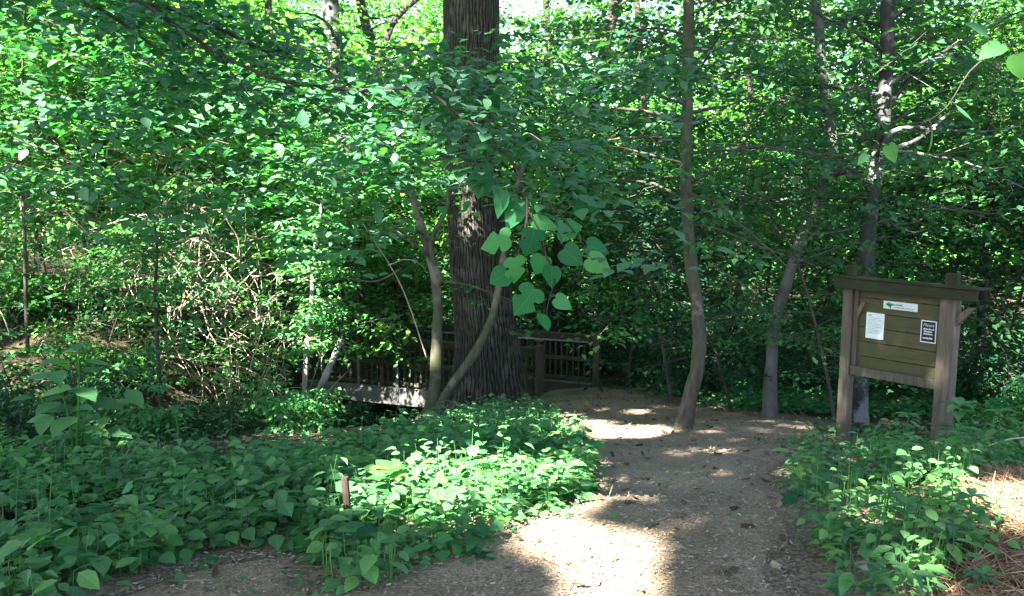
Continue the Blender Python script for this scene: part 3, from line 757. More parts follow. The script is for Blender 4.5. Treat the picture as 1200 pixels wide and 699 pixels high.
SAP = [
    ('B', 690, 400, 21.5, 1.2, 'dark layered sapling behind the right end of the footbridge'),
    ('B', 760, 400, 19, 1.1, 'dark sapling filling the shade left of the slender path tree'),
    ('B', 845, 400, 16.5, 1.05, 'low spreading sapling between the slender and the crooked tree'),
    ('A', 720, 400, 24, 1.35, 'tall layered sapling in the shade behind the footbridge'),
    ('A', 800, 380, 22, 1.4, 'broad sapling right behind the slender path tree'),
    ('B', 930, 400, 17, 1.1, 'dark sapling behind the crooked grey trunk'),
    ('A', 890, 380, 23, 1.4, 'layered sapling with lighter top beyond the crooked tree'),
    ('A', 975, 380, 19, 1.25, 'sapling spreading between crooked and lichen patched tree'),
    ('B', 1060, 400, 15.5, 1.1, 'dark sapling directly behind the notice board'),
    ('B', 1130, 400, 14, 1.0, 'dark sapling over the right end of the notice board roof'),
    ('B', 1195, 400, 13.5, 1.15, 'dark fine leaved sapling at the right edge of the picture'),
    ('A', 1100, 380, 19, 1.4, 'taller sapling behind the dark one over the notice board'),
    ('A', 1180, 380, 18, 1.5, 'tall layered sapling at the upper right edge'),
    ('A', 630, 400, 25, 1.4, 'sapling right of the huge trunk beyond the bridge'),
    ('B', 470, 400, 24.5, 1.2, 'dark sapling left of the huge trunk beyond the bridge'),
    ('B', 560, 400, 23.5, 1.1, 'dark sapling hidden mostly by the huge trunk'),
    ('C', 400, 380, 19, 1.05, 'light green sapling above the left end of the bridge'),
    ('C', 320, 380, 18, 1.1, 'light green sapling above the bramble tangle on its right'),
    ('C', 60, 380, 17, 1.15, 'light green sapling on the left bank nearest the picture edge'),
    ('C', 150, 380, 20, 1.25, 'light green sapling above the bramble tangle on its left'),
    ('C', 250, 380, 22, 1.25, 'light green sapling high on the left bank behind the brambles'),
    ('A', 5, 400, 12, .85, 'dark green sapling leaning in at the left picture edge'),
    ('A', 95, 400, 13.5, .7, 'green sapling in front of the left bank beside the thin dark stem'),
]
SAP += [
    ('E', 30, 380, 14.5, 1.0, 'tall bright sapling filling the upper left corner'),
    ('E', 120, 380, 16, 1.05, 'tall bright sapling high above the thin bramble stems'),
    ('E', 250, 380, 17, 1.05, 'tall bright sapling right above the large bramble tangle'),
    ('E', 360, 380, 18, 1.05, 'tall bright sapling left of the pale mottled trunk at the top'),
    ('E', 455, 380, 21, 1.2, 'tall bright sapling around the dark forked tree'),
    ('D', 640, 380, 20, 1.1, 'tall layered sapling right of the huge trunk at the top'),
    ('D', 735, 380, 18, 1.05, 'tall layered sapling left of the slender path tree at the top'),
    ('E', 850, 380, 21, 1.15, 'tall bright sapling between path tree and crooked tree at the top'),
    ('E', 910, 380, 24, 1.3, 'tall bright sapling behind the upper crooked trunk'),
    ('D', 1005, 380, 15.5, .95, 'tall sapling between the tops of crooked and lichen patched trees'),
    ('D', 1090, 380, 14.5, .9, 'tall layered sapling right of the lichen patched trunk'),
    ('E', 1170, 380, 16, 1.0, 'tall bright sapling in the upper right corner'),
    ('A', 985, 380, 11.3, .72, 'small layered sapling whose leaves touch the left end of the notice board roof'),
    ('B', 862, 380, 12.6, .8, 'small dark sapling just left of the crooked grey trunk'),
    ('A', 790, 380, 14.5, .95, 'layered sapling close behind the slender path tree in mid distance'),
    ('D', 560, 380, 22, 1.1, 'tall layered sapling just behind the huge trunk')]
for k, px, py, d, s, lab in SAP: plant(k, px, py, d, s, lab, 'understorey saplings')
SHR = [
    ('S', 640, 440, 23, 1.5, 'dark shrub behind the bridge railing right of the huge trunk'),
    ('S', 690, 440, 24, 1.6, 'dark shrub far behind the end post of the bridge'),
    ('S', 480, 440, 23, 1.5, 'dark shrub behind the bridge railing left of the huge trunk'),
    ('S', 425, 440, 24, 1.5, 'dark shrub behind the left end of the bridge railing'),
    ('S', 30, 480, 9.4, 1.0, 'dark shrub at the left edge behind the broad leaved plant'),
    ('T', 100, 480, 10.4, .95, 'leafy shrub right behind the broad leaved plant'),
    ('U', 170, 480, 9.6, .75, 'paler shrub in the hollow below the thin sapling'),
    ('S', 240, 490, 10.2, .55, 'dark low shrub in the middle of the shaded hollow'),
    ('S', 300, 490, 11, .5, 'dark low shrub on the near side of the dirt bank'),
    ('U', 350, 505, 10.0, .7, 'small bright shrub catching sun below the leafy sapling'),
    ('U', 330, 500, 11.2, .85, 'pale green shrub left of the small bright one in the hollow'),
    ('S', 405, 490, 11.6, .45, 'dark shrub under the light edge beam of the bridge'),
    ('S', 360, 470, 13, .6, 'dark shrub at the left foot of the bridge'),
    ('T', 60, 420, 13, 1.1, 'leafy shrub on the left bank below the pale sapling'),
    ('T', 120, 420, 14.5, .8, 'leafy shrub below the left side of the bramble tangle'),
    ('T', 20, 420, 15.5, 1.2, 'leafy shrub high on the bank at the left edge'),
    ('S', 700, 440, 21, 1.1, 'black shaded shrub just beyond the end post of the bridge'),
    ('S', 760, 440, 18.5, 1.0, 'dark shrub at the back edge of the path bend'),
    ('S', 830, 440, 16.8, 1.0, 'dark shrub between path tree and crooked tree at ground level'),
    ('S', 940, 440, 16, 1.0, 'dark shrub right of the crooked tree foot'),
    ('S', 1040, 440, 16.5, 1.2, 'dark shrub seen under the notice board'),
    ('T', 1150, 430, 14.5, 1.0, 'leafy shrub right of the notice board at its back'),
    ('S', 1200, 440, 13, 1.1, 'dark shrub at the right edge behind the notice board'),
    ('S', 870, 440, 19.5, 1.2, 'dark shrub deep in shade behind the crooked tree'),
    ('U', 1215, 500, 9.5, .8, 'pale green shrub at the right edge beyond the pine straw'),
]
for k, px, py, d, s, lab in SHR: plant(k, px, py, d, s, lab, 'woodland shrubs')

# far woodland: one mass nobody could count
mb = MB(); C = []
for k in range(150):
    y = rng.uniform(26, 62); x = rng.uniform(-.75, .75) * y
    h = rng.uniform(6, 13); w = rng.uniform(1.8, 3.4); z = float(hgt(x, y)); n = int(55 * w * h / 20)
    t = rng.random(n); a = rng.random(n) * 6.28; rr = w * np.sqrt(rng.random(n)) * (1.05 - .75 * np.abs(t - .4))
    C.append(np.stack([x + rr * np.cos(a), y + rr * np.sin(a), z + .3 + h * t], -1))
C = np.concatenate(C)
spray_leaves(mb, C, rng.uniform(.6, 1.2, len(C)), 20, .33, T_LO)
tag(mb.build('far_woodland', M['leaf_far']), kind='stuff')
# ------------------------------------------------------------------ high canopy added and shaped to dapple the light
LIT = []   # (point, radius): overhead leaves are left out to let the sun reach these spots
for px, py, r in [(708, 614, .42), (716, 652, .26), (722, 694, .2), (738, 600, .26), (660, 614, .2),
                  (565, 563, .36), (500, 576, .3), (615, 573, .34), (545, 602, .26), (460, 605, .2), (660, 572, .26), (400, 672, .07),
                  (735, 511, .42), (690, 499, .3), (672, 520, .26), (765, 508, .2), (655, 490, .16), (672, 488, .1), (705, 482, .09), (690, 512, .14), (845, 560, .06), (790, 535, .07), (700, 548, .07), (745, 486, .1), (645, 500, .12),
                  (1165, 590, .3), (1000, 540, .12), (1090, 575, .14), (1010, 610, .1), (1185, 480, .4), (1130, 470, .3), (1080, 690, .1), (930, 555, .08),
                  (300, 385, .5), (230, 395, .6), (340, 420, .4), (365, 515, .3), (330, 510, .2), (520, 505, .12), (560, 500, .14)]:
    LIT.append((G(px, py), r))
for px, py, d, r in [(542, 245, 14.6, .22), (535, 200, 14.5, .1), (622, 465, 15.2, .14), (499, 407, 13.4, .13), (492, 500, 13.4, .15), (430, 455, 18.3, .5), (470, 450, 18.2, .4),
                     (412, 310, 21, .3), (200, 225, 15.4, .8), (150, 270, 15, .8), (250, 290, 15, .8), (110, 230, 15.5, .5), (300, 340, 15, .5), (180, 330, 14, .5), (365, 320, 14.2, .5), (360, 400, 14, .4), (385, 250, 14.2, .3),
                     (850, 310, 22, .7), (870, 170, 24, .9), (825, 390, 10.5, .05), (1036, 110, 11.4, .2), (1030, 190, 11.4, .15), (975, 170, 13, .12), (905, 420, 12.8, .08), (60, 150, 16, 1.2), (130, 120, 17, 1.0), (300, 130, 17, 1.0), (40, 260, 15, .8), (330, 40, 18, 1.2), (430, 130, 17, .8),
                     (700, 110, 20, 1.0), (790, 60, 21, 1.0), (960, 60, 18, .9), (1120, 60, 16, .9), (1180, 140, 15, .6), (760, 260, 20, .35), (830, 330, 16, .3), (940, 330, 16, .3), (1010, 390, 15, .2), (690, 330, 21, .3)]:
    LIT.append((P(px, py, d), r))
for px, py, d, r in [(150, 140, 6.7, .2), (250, 170, 6.8, .22), (330, 200, 6.8, .2), (420, 190, 6.8, .2), (60, 120, 6.6, .25), (300, 110, 7.1, .25), (200, 80, 7, .2), (720, 120, 4.9, .1), (640, 235, 9.8, .2), (880, 130, 11, .3), (930, 250, 12, .25), (760, 150, 10, .25), (690, 60, 10, .25), (1090, 100, 11, .3)]:
    LIT.append((P(px, py, d), r))
NGL = 24
def clear(C):
    u_, v_ = C @ E1, C @ E2; k = np.ones(len(C), bool)
    for c, r in LIT[:NGL] + [(P(365, 320, 14.2), .35), (P(360, 400, 14), .3), (P(200, 228, 15.3), .75), (P(150, 270, 15.), .6), (P(250, 290, 15.), .65), (P(300, 340, 14.8), .4)]: k &= np.hypot(u_ - c @ E1, v_ - c @ E2) > r + .1
    return C[k]
SHADE = [('s1', -8.5, -5), ('s2', -2.5, -9.5), ('s3', 5.5, -4), ('s4', -13.5, 4.5), ('s5', 10.5, 8), ('s6', 3.5, -14)]
SL = ['tall shade tree behind the viewpoint on the left', 'tall shade tree straight behind the viewpoint', 'tall shade tree behind the viewpoint on the right',
      'tall shade tree on the left bank beside the ravine', 'tall shade tree right of the notice board', 'tall shade tree farthest behind the viewpoint']
owners = []
for (k, x, y), lab in zip(SHADE, SL):
    z = float(hgt(x, y))
    s = spline([(x, y, z - .1), (x + .2, y + .1, z + 4), (x + .1, y + .5, z + 9), (x, y + .8, 17)], 20)
    e = empty('shade_tree', Vector(s[0]), lab, 'tree')  # unseen tree, added to carry the crowns that shade the scene
    tb = MB(); tb.tube(s, np.linspace(.38, .12, 20), 12)
    for j in range(6):
        i = 13 + j; b = limb(s[i], j * 2.4, 2.5, .6, 6); tb.tube(spline(b, 10), np.linspace(.1, .02, 10), 6, cap=False)
    tb.build('trunk', M['bark_dark'], e, smooth=True); owners.append((e, x, y + .8))
for k in ('big', 'path_tree', 'smooth', 'lichen'):
    e, s, _ = TREES[k]; owners.append((e, s[-1][0], s[-1][1]))
n = CANOPY_N
gxy = np.concatenate([np.column_stack([rng.uniform(-17, 15, n), rng.uniform(1.0, 31, n)]), np.column_stack([rng.uniform(-4.5, 11, 62000), rng.uniform(11.5, 28, 62000)]),
                      np.column_stack([rng.uniform(-5, 5, 14000), rng.uniform(1.5, 8.5, 14000)]), np.column_stack([rng.uniform(-9, -2, 9000), rng.uniform(7, 12, 9000)])])
extra_ = np.arange(len(gxy)) >= n; n = len(gxy)
# thinner towards the far left where the bank is dappled
w = np.ones(n); w = np.where((gxy[:, 0] < -4) & (gxy[:, 1] > 13.2), .3, w); w = np.where((gxy[:, 1] > 22) & ((gxy[:, 0] < -5) | (gxy[:, 0] > 8)), .16, w); w = np.where(gxy[:, 1] > 24.5, .16, w)
gz = hgt(gxy[:, 0], gxy[:, 1]); hh = rng.uniform(11, 20, n)
Q = np.column_stack([gxy, gz]) + LS * ((hh - gz) / LS[2])[:, None]
qu, qv = Q @ E1, Q @ E2
cl = np.sin(2.1 * qu + .9 * np.sin(1.3 * qv)) * np.sin(1.9 * qv + .8 * np.sin(1.7 * qu)) + .5 * np.sin(4.7 * qu + 1) * np.sin(4.3 * qv)
keep = ((rng.random(n) < w) | extra_) & ((cl > -.72) | (rng.random(n) < .55) | extra_)
PART = []
for px, py, d, r in [(300, 90, 4.7, .3), (400, 108, 4.4, .3), (480, 108, 4.2, .3), (560, 130, 4.0, .25), (620, 150, 4.0, .25), (700, 110, 4.9, .3), (700, 100, 10, .6), (760, 180, 10, .5), (880, 130, 11.5, .6), (930, 220, 12, .5),
                     (1000, 90, 12, .6), (1090, 130, 11.3, .5), (1130, 60, 11.5, .6), (860, 230, 11, .4), (640, 130, 9, .5), (820, 60, 10.5, .5), (1180, 120, 12, .5), (980, 320, 11, .25)]:
    PART.append((P(px, py, d), r))
PART += [(G(1080, 585), .34), (G(1010, 600), .26), (G(1130, 560), .3), (G(1060, 640), .2), (G(250, 620), .2), (G(90, 600), .25)]
LIT += [(P(100, 470, 6.4), .1)]
for c, r in PART:
    keep &= (np.hypot(qu - c @ E1, qv - c @ E2) > r) | (rng.random(n) < .3)
for px in range(20, 500, 60):
    for py in range(50, 290, 48):
        if rng.random() < .62: LIT.append((P(px + rng.normal(0, 12), py + rng.normal(0, 12), 6.9), rng.uniform(.12, .34)))
for c, r in LIT:
    keep &= np.hypot(qu - c @ E1, qv - c @ E2) > r + .06 + .1 * (r > .45)
sh_ = P(622, 322, 3.5); keep |= (np.hypot(qu - sh_ @ E1, qv - sh_ @ E2) < .24) & (rng.random(n) < .55)
Q = Q[keep]
own = np.argmin(np.stack([np.hypot(Q[:, 0] - x, Q[:, 1] - y) for _, x, y in owners]), 0)
for i, (e, x, y) in enumerate(owners):
    q = Q[own == i]; m = len(q)
    if not m: continue
    a = rng.random(m) * 6.28
    dv = norm(np.stack([np.cos(a), np.sin(a), rng.normal(-.2, .3, m)], -1)); sz = rng.uniform(.26, .4, m)
    mb = leaves(MB(), T_LO, q - dv * sz[:, None] * .5, dv, np.stack([rng.normal(-.1, .4, m), rng.normal(-.3, .4, m), np.ones(m)], -1), sz)
    mb.build('canopy', M['leaf_high'], e)

# ------------------------------------------------------------------ notice board
D1 = 9.3
KO = P(991, 440, D1)
ex = np.array([.65, -.76, 0]); ex /= np.linalg.norm(ex); ey = np.array([-ex[1], ex[0], 0]); ez = np.array([0, 0, 1.])   # ey points away from the viewer
kx, ky = KO[:2]
def kpt(px, py, off=0.0):
    """where a view line meets the face of the board -> (along, height)"""
    r = ray(px, py); o = np.array([0, 0, CAMZ]); q = np.array([kx, ky, 0]) + ey * off
    t = ((q - o) @ ey) / (r @ ey); p = o + r * t
    return (p - q) @ ex, p[2]
def kw(u, v, z): return np.array([kx, ky, 0]) + ex * u + ey * v + ez * z
KW = kpt(1108, 440)[0]
kz0 = float(hgt(kx, ky))
kio = empty('notice_board', Vector((kx, ky, kz0)), 'weathered wooden trail notice board on two posts with a mossy roof board', 'notice board', rz=math.atan2(ex[1], ex[0]))
def kbox(name, mat, u0, u1, v0, v1, z0, z1, bevel=.006, lv=.5, parent=None, jit=0.0):
    return MB().box(kw(u0, v0, z0), ex * (u1 - u0), ey * (v1 - v0), ez * (z1 - z0), lv, jit).build(name, M[mat], parent or kio, bevel=bevel, origin=tuple(kw(u0, v0, z0)))
ztop = kpt(1120, 321)[1]; zf_ = kpt(1012, 328, -.14)[1]
kbox('post', 'post', -.055, .055, -.055, .055, kz0 - .3, zf_ - .03, .012, .55, jit=.004)
kbox('post', 'post', KW - .075, KW + .075, -.06, .06, float(hgt(*kw(KW, 0, 0)[:2])) - .3, zf_ - .03, .012, .75, jit=.004)
kbox('post_stub', 'roofwood', -.045, .045, -.02, .06, zf_ + .001, ztop, .01, .3); kbox('post_stub', 'roofwood', KW - .06, KW + .06, -.02, .06, zf_ + .001, ztop, .01, .3)
zb = kpt(1098, 450)[1] ; zt = kpt(1060, 336)[1]
nb = 6; bh = (zt - zb) / nb
for i in range(nb):
    kbox('board', 'board', .067, KW - .077, .0 + rng.uniform(0, .012), .03, zb + bh * i + .003 + rng.uniform(0, .004), zb + bh * (i + 1) - .004, .004, rng.uniform(.3, .8), jit=.0015)
kbox('bottom_rail', 'post', .067, KW - .077, -.05, -.004, zb - .05, zb + .045, .006, .35)
kbox('top_rail', 'post', .067, KW - .077, -.04, -.004, zt - .05, zt + .06, .006, .3)
kbox('stile', 'post', .069, .115, -.035, -.005, zb + .046, zt - .052, .004, .2)
def prism(name, mat, prof, v0, v1, lv=.5):
    """prof: outline in (u,z)"""
    n = len(prof); mb = MB(); V = [kw(u, v0, z) for u, z in prof] + [kw(u, v1, z) for u, z in prof]
    me_f = []
    c0, c1 = len(V), len(V) + 1
    V += [np.mean(V[:n], 0), np.mean(V[n:2 * n], 0)]
    f3 = [(c0, i, (i + 1) % n) for i in range(n)] + [(c1, n + (i + 1) % n, n + i) for i in range(n)]
    f4 = [(i, n + i, n + (i + 1) % n, (i + 1) % n) for i in range(n)]
    return mb.add(V, f3, f4, lv).build(name, M[mat], kio, bevel=.004)
zr = kpt(1112, 362)[1]
prism('brace', 'post', [(KW + .077, zr - .16), (KW + .077, zr - .06), (KW + .17, zr + .03), (KW + .23, zr + .03)], -.04, .03, .7)
prism('brace', 'post', [(.117, zr - .2), (.117, zr - .1), (.16, zr - .02), (.2, zr - .02)], -.052, -.037, .75)
# roof: front board, sloping planks behind it
za = kpt(1012, 328, -.14)[1]
zf = za - .0
ro = MB()
u0, u1 = -.09, KW + .3
ro.box(kw(u0, -.165, zf - .105), ex * (u1 - u0), ey * .04, ez * .105, .6, .003)
o = ro.build('fascia', M['roofwood'], kio, bevel=.006, origin=tuple(kw(u0, -.165, zf - .105)))
MB().box(kw(u0 - .01, -.185, zf + .003), ex * (u1 - u0 + .02), ey * .34 + ez * -.03, ez * .026, .5, .002).build('roof_plank', M['roofwood'], kio, bevel=.005)
# notices
def sign(name, cs, mat, off, parent=None, label=None, th=.004):
    """flat sheet from its corner view lines: left-top, right-bottom on the board face"""
    (ua, zc), (ub, zd) = cs
    o = MB().box(kw(ua, off, zd), ex * (ub - ua), ey * th, ez * (zc - zd), .5).build(name, M[mat], parent or kio, origin=tuple(kw(ua, off, zd)))
    if label: o['label'] = label
    return o, ua, ub, zd, zc
def mid_rect(x0, x1, yl, yr, yl2, yr2):
    a, b = kpt(x0, yl), kpt(x1, yr); c, d = kpt(x0, yl2), kpt(x1, yr2)
    return (a[0], (a[1] + b[1]) / 2), (b[0], (c[1] + d[1]) / 2)
def word_rows(name, mat, parent, ua, z, w, hgt_, off, seed, dens=.78):
    """a line of lettering too small to read in the photograph: broken strokes"""
    r = np.random.default_rng(seed); mb = MB(); u = 0
    while u < w - hgt_ * .4:
        lw = hgt_ * r.uniform(.28, .6)
        if r.random() < dens:
            hh = hgt_ * r.uniform(.55, 1)
            mb.box(kw(ua + u, off, z), ex * min(lw, w - u), ey * .0008, ez * hh, r.random())
        u += lw + hgt_ * .16
    if mb.n: return mb.build(name, M[mat], parent)
pap, ua, ub, zd, zc = sign('paper_notice', mid_rect(1016, 1037, 366, 368, 396, 399), 'paper', -.006, label='white typed paper notice at the left of the board')
hh = zc - zd; ww = ub - ua
word_rows('printed_line', 'ink', pap, ua + ww * .12, zc - hh * .13, ww * .2, hh * .07, -.0075, 1, 1)
for i in range(11):
    word_rows('printed_line', 'ink', pap, ua + ww * .12, zc - hh * (.21 + .058 * i), ww * (.76 if i % 4 != 3 else .45), hh * .022, -.0075, 10 + i)
st, ua, ub, zd, zc = sign('sign_strip', mid_rect(1036, 1076, 352, 357, 361.5, 366), 'white', -.006, label='long narrow white sign with green leafy emblem near the top')
hh = zc - zd; ww = ub - ua
lg = MB()
for a in np.linspace(-.9, 1.2, 9):   # leafy emblem
    c = kw(ua + ww * .16, -.0075, zd + hh * .3); d = ex * math.sin(a) + ez * math.cos(a); sd_ = ex * math.cos(a) - ez * math.sin(a)
    lg.add([c, c + d * hh * .3 + sd_ * hh * .07, c + d * hh * .62, c + d * hh * .3 - sd_ * hh * .07], None, [(0, 3, 2, 1)], .5)
lg.box(kw(ua + ww * .19, -.0075, zd + hh * .08), ex * ww * .04, ey * .0008, ez * hh * .5, .2)
lg.build('emblem', M['green'], st)
word_rows('lettering', 'green', st, ua + ww * .25, zd + hh * .5, ww * .33, hh * .24, -.0075, 40, 1)
word_rows('lettering', 'ink', st, ua + ww * .31, zd + hh * .2, ww * .62, hh * .17, -.0075, 41, 1)
pl, ua, ub, zd, zc = sign('plaque', mid_rect(1080, 1098.5, 375, 377, 401, 403.5), 'white', -.006, label='small black plaque with white border and white lettering')
hh = zc - zd; ww = ub - ua; bw = ww * .07
MB().box(kw(ua + bw, -.0075, zd + bw), ex * (ww - 2 * bw), ey * .001, ez * (hh - 2 * bw), .5).build('plaque_face', M['plaque'], pl)
def text(s, parent, mat, u, z, size, off, shear=0.0):
    c = bpy.data.curves.new('lettering', 'FONT'); c.body = s; c.size = size; c.shear = shear; c.resolution_u = 2; c.align_x = 'CENTER'
    t = bpy.data.objects.new('lettering', c); COL.objects.link(t)
    me = bpy.data.meshes.new_from_object(t.evaluated_get(bpy.context.evaluated_depsgraph_get()))
    bpy.data.objects.remove(t)
    for v in me.vertices: v.co = Vector(kw(u + v.co.x, off, z + v.co.y))
    me.materials.clear(); me.materials.append(M[mat])
    o = bpy.data.objects.new('lettering', me); COL.objects.link(o); attach(o, parent); return o
text('Please', pl, 'white', (ua + ub) / 2, zc - hh * .27, hh * .2, -.0085, .25)
for i, (zz, wf, hf) in enumerate([(.42, .7, .075), (.53, .56, .075), (.64, .6, .075), (.83, .66, .085)]):
    word_rows('lettering', 'white', pl, ua + ww * (1 - wf) / 2, zc - hh * zz, ww * wf, hh * hf, -.0085, 60 + i, 1)

# ------------------------------------------------------------------ footbridge
NR = P(632, 470, 17.4); NL = P(410, 452, 18.9); FR = P(699, 455, 18.8)
bz = -2.78
ba = np.array([NL[0] - NR[0], NL[1] - NR[1], 0]); ba /= np.linalg.norm(ba); bb = np.array([ba[1], -ba[0], 0])
if bb[1] < 0: bb = -bb
B0 = np.array([NR[0], NR[1], bz]); wid = (FR - B0) @ bb; u_far = (FR - B0) @ ba
br = empty('footbridge', Vector(B0), 'dark wooden footbridge with baluster railings crossing the ravine behind the huge trunk', 'footbridge')
LEN = 5.3
def bbox(name, mat, u0, u1, v0, v1, z0, z1, lv=.5, bevel=0.0):
    return MB().box(B0 + ba * u0 + bb * v0 + ez * z0, ba * (u1 - u0), bb * (v1 - v0), ez * (z1 - z0), lv).build(name, M[mat], br, bevel=bevel, origin=tuple(B0 + ba * u0 + bb * v0 + ez * z0))
dk = MB()
u = u_far + .1
while u < LEN:
    dk.box(B0 + ba * u + bb * .0 + ez * -.05, ba * .135, bb * wid, ez * (.05 + rng.uniform(-.004, .004)), rng.random()); u += .142
dk.build('deck', M['bridge'], br)
bbox('edge_beam', 'deck', .35, LEN, -.09, -.005, -.32, .035, .6, .01)
bbox('edge_beam', 'deck', u_far + .1, LEN, wid + .005, wid + .09, -.32, .035, .3, .01)
bbox('support_beam', 'bridge', .5, LEN, wid * .45, wid * .55, -.36, -.06, .4)
nbal = 0
def railing(v, ua, ub, thick):
    global nbal
    sg = 1 if v > .2 else -1
    bbox('post', 'post', ua - .07, ua + .07, v - .07, v + .07, -.35, 1.13, .3, .01)
    k = ua + 1.72
    while k < ub:
        bbox('post', 'bridge', k - .045, k + .045, v - .045, v + .045, -.3, 1.03, .5, .006); k += 1.72
    bbox('top_rail', 'bridge', ua + .072, ub, v - .07, v + .07, 1.035, 1.075, .5, .005)
    bbox('rail', 'bridge', ua + .072, ub, v - .024, v + .016, .5, .58, .6)
    bbox('rail', 'bridge', ua + .072, ub, v - .024, v + .016, .08, .16, .5)
    bbox('rail', 'bridge', ua + .072, ub, v - .024, v + .016, .93, 1.03, .5)
    k = ua + .15
    while k < ub - .05 and nbal < 100:
        bbox('baluster', 'bridge', k - .02, k + .02, v + .018, v + .052, .1, .99, rng.uniform(.3, .8)); nbal += 1; k += .127
railing(0.0, 0.0, LEN, .14)
railing(wid, u_far, LEN - .9, .09)
hr = MB(); a = B0 + bb * (wid - .13) + ez * .93
hr.tube([a + ba * (u_far + .15), a + ba * (LEN - .95)], .021, 8, .8); hr.build('handrail', M['metal'], br, smooth=True)
for uu in (3.05, 3.95, 4.82):      # pale metal stanchions on the near side
    bbox('stanchion', 'metal', uu - .03, uu + .03, -.115, -.092, -.25, .98, .4, .004)

# ------------------------------------------------------------------ overhanging foreground branch
ob = empty('overhanging_branch', Vector(P(40, -120, 4.4)), 'long leafy branch from the upper left drooping in front of the huge trunk', 'branch')
tb, lb, bl = MB(), MB(), MB()
LIMBS = [
    ([(40, -120, 4.4), (90, -40, 4.5), (150, 0, 4.6), (200, 10, 4.7), (262, 36, 4.9), (310, 60, 5.0), (372, 78, 5.1), (430, 112, 5.0)], .018, .005),
    ([(60, -60, 4.4), (95, 0, 4.5), (120, 12, 4.5), (160, 40, 4.6), (200, 72, 4.6), (215, 90, 4.6)], .011, .004),
    ([(165, 2, 4.6), (255, 62, 4.6), (330, 95, 4.5), (420, 106, 4.3), (490, 104, 4.1), (545, 140, 3.9), (592, 180, 3.75), (613, 215, 3.65), (618, 250, 3.6), (611, 285, 3.55), (600, 312, 3.5), (596, 335, 3.5)], .012, .0028),
    ([(618, 245, 3.6), (634, 275, 3.55), (640, 300, 3.5), (650, 325, 3.5), (643, 352, 3.48), (640, 372, 3.47)], .004, .002),
    ([(613, 215, 3.65), (640, 235, 3.65), (665, 262, 3.65), (690, 295, 3.65)], .004, .002),
    ([(545, 140, 3.9), (600, 150, 4.0), (660, 165, 4.1), (720, 175, 4.2)], .006, .002),
    ([(420, 106, 4.3), (470, 130, 4.4), (520, 165, 4.4), (575, 215, 4.3)], .005, .002),
    ([(490, 104, 4.1), (560, 100, 4.4), (640, 92, 4.7), (740, 90, 5.0), (790, 96, 5.1)], .007, .002),
    ([(330, 95, 4.5), (380, 130, 4.5), (420, 170, 4.5), (425, 205, 4.5)], .005, .002),
    ([(255, 62, 4.6), (290, 110, 4.7), (330, 150, 4.8), (345, 200, 4.8)], .005, .002),
    ([(310, 60, 5.0), (400, 60, 5.4), (480, 75, 5.6)], .005, .002),
    ([(200, 72, 4.6), (175, 110, 4.7), (130, 135, 4.8)], .004, .002)]
for pts, r0, r1 in LIMBS:
    s = spline([P(*q) for q in pts], 26)
    tb.tube(s, np.linspace(r0, r1, 26), 6, cap=False)
    if pts[0][:2] == (618, 245): continue
    # leaves in flat layers along the limb
    L0 = np.linalg.norm(np.diff(s, axis=0), axis=1).sum(); m = int(L0 * 80)
    i0 = 8 if r0 > .0105 else 3
    ii = rng.integers(i0, 26, m)
    nl = 5
    if pts[0][:2] == (165, 2): ii = ii[ii < 20]; m = len(ii)
    C = s[ii] + rng.normal(0, .2, (m, 3)) * [1, 1, .3]
    C = clear(C)
    spray_leaves(lb, C, .24, nl, .07, T_MID, flat=.09, jit=.17, droop=.1, face=(0, -.14))
def big_leaf(px, py, d, size_px, stem, ang, tpl, face=.75):
    """a leaf hanging by its stalk from the twig point `stem`; ang = direction of its tip in degrees, 0 right, 90 up"""
    c = P(px, py, d); a = math.radians(ang); sz = size_px * .88 * d / FPX
    tip = np.array([math.cos(a), .25 * rng.normal(), math.sin(a) ])
    base = c - norm(tip) * sz * .5
    nv = np.array([rng.normal(0, .45), -face, 1.15 - face]) + rng.normal(0, .25, 3)
    leaves(bl, tpl, base[None], tip[None], nv[None], np.array([sz]), np.array([rng.uniform(0, 1)]), width=rng.uniform(.82, 1.12))
    st_ = P(*stem); md = (st_ + base) / 2 + [0, 0, .012]
    tb.tube(spline([st_, md, base + norm(tip) * sz * .02], 6), .0016, 4, .9, cap=False)
for q in [(579, 284, 3.55, 44, (610, 276, 3.58), 195, T_MULB), (622, 286, 3.5, 38, (612, 270, 3.55), 255, T_MULB), (583, 327, 3.5, 34, (602, 308, 3.5), 215, T_HEART),
          (604, 318, 3.48, 36, (606, 300, 3.5), 275, T_MULB), (615, 355, 3.45, 46, (632, 338, 3.5), 235, T_MULB), (661, 356, 3.45, 27, (645, 345, 3.48), 330, T_HEART),
          (638, 380, 3.44, 30, (642, 362, 3.47), 280, T_HEART), (646, 326, 3.5, 32, (640, 305, 3.5), 265, T_HEART), (703, 311, 3.6, 36, (684, 290, 3.62), 330, T_HEART),
          (702, 292, 3.65, 34, (680, 280, 3.65), 345, T_HEART), (672, 302, 3.6, 34, (655, 275, 3.6), 320, T_HEART), (668, 268, 3.65, 34, (650, 255, 3.65), 15, T_MULB),
          (560, 210, 3.8, 40, (590, 190, 3.75), 190, T_MULB), (585, 240, 3.7, 40, (612, 225, 3.65), 250, T_HEART), (640, 262, 3.6, 36, (622, 248, 3.6), 350, T_HEART), (600, 255, 3.7, 38, (615, 240, 3.65), 240, T_HEART),
          (632, 312, 3.55, 30, (636, 290, 3.52), 250, T_HEART), (690, 240, 3.75, 40, (655, 240, 3.7), 10, T_HEART)]:
    big_leaf(*q)
tb.build('twig', M['bark_dark'], ob, smooth=True)
lb.build('foliage', M['leaf_layer'], ob, smooth=True)
bl.build('drooping_leaves', M['leaf_near'], ob, smooth=True)
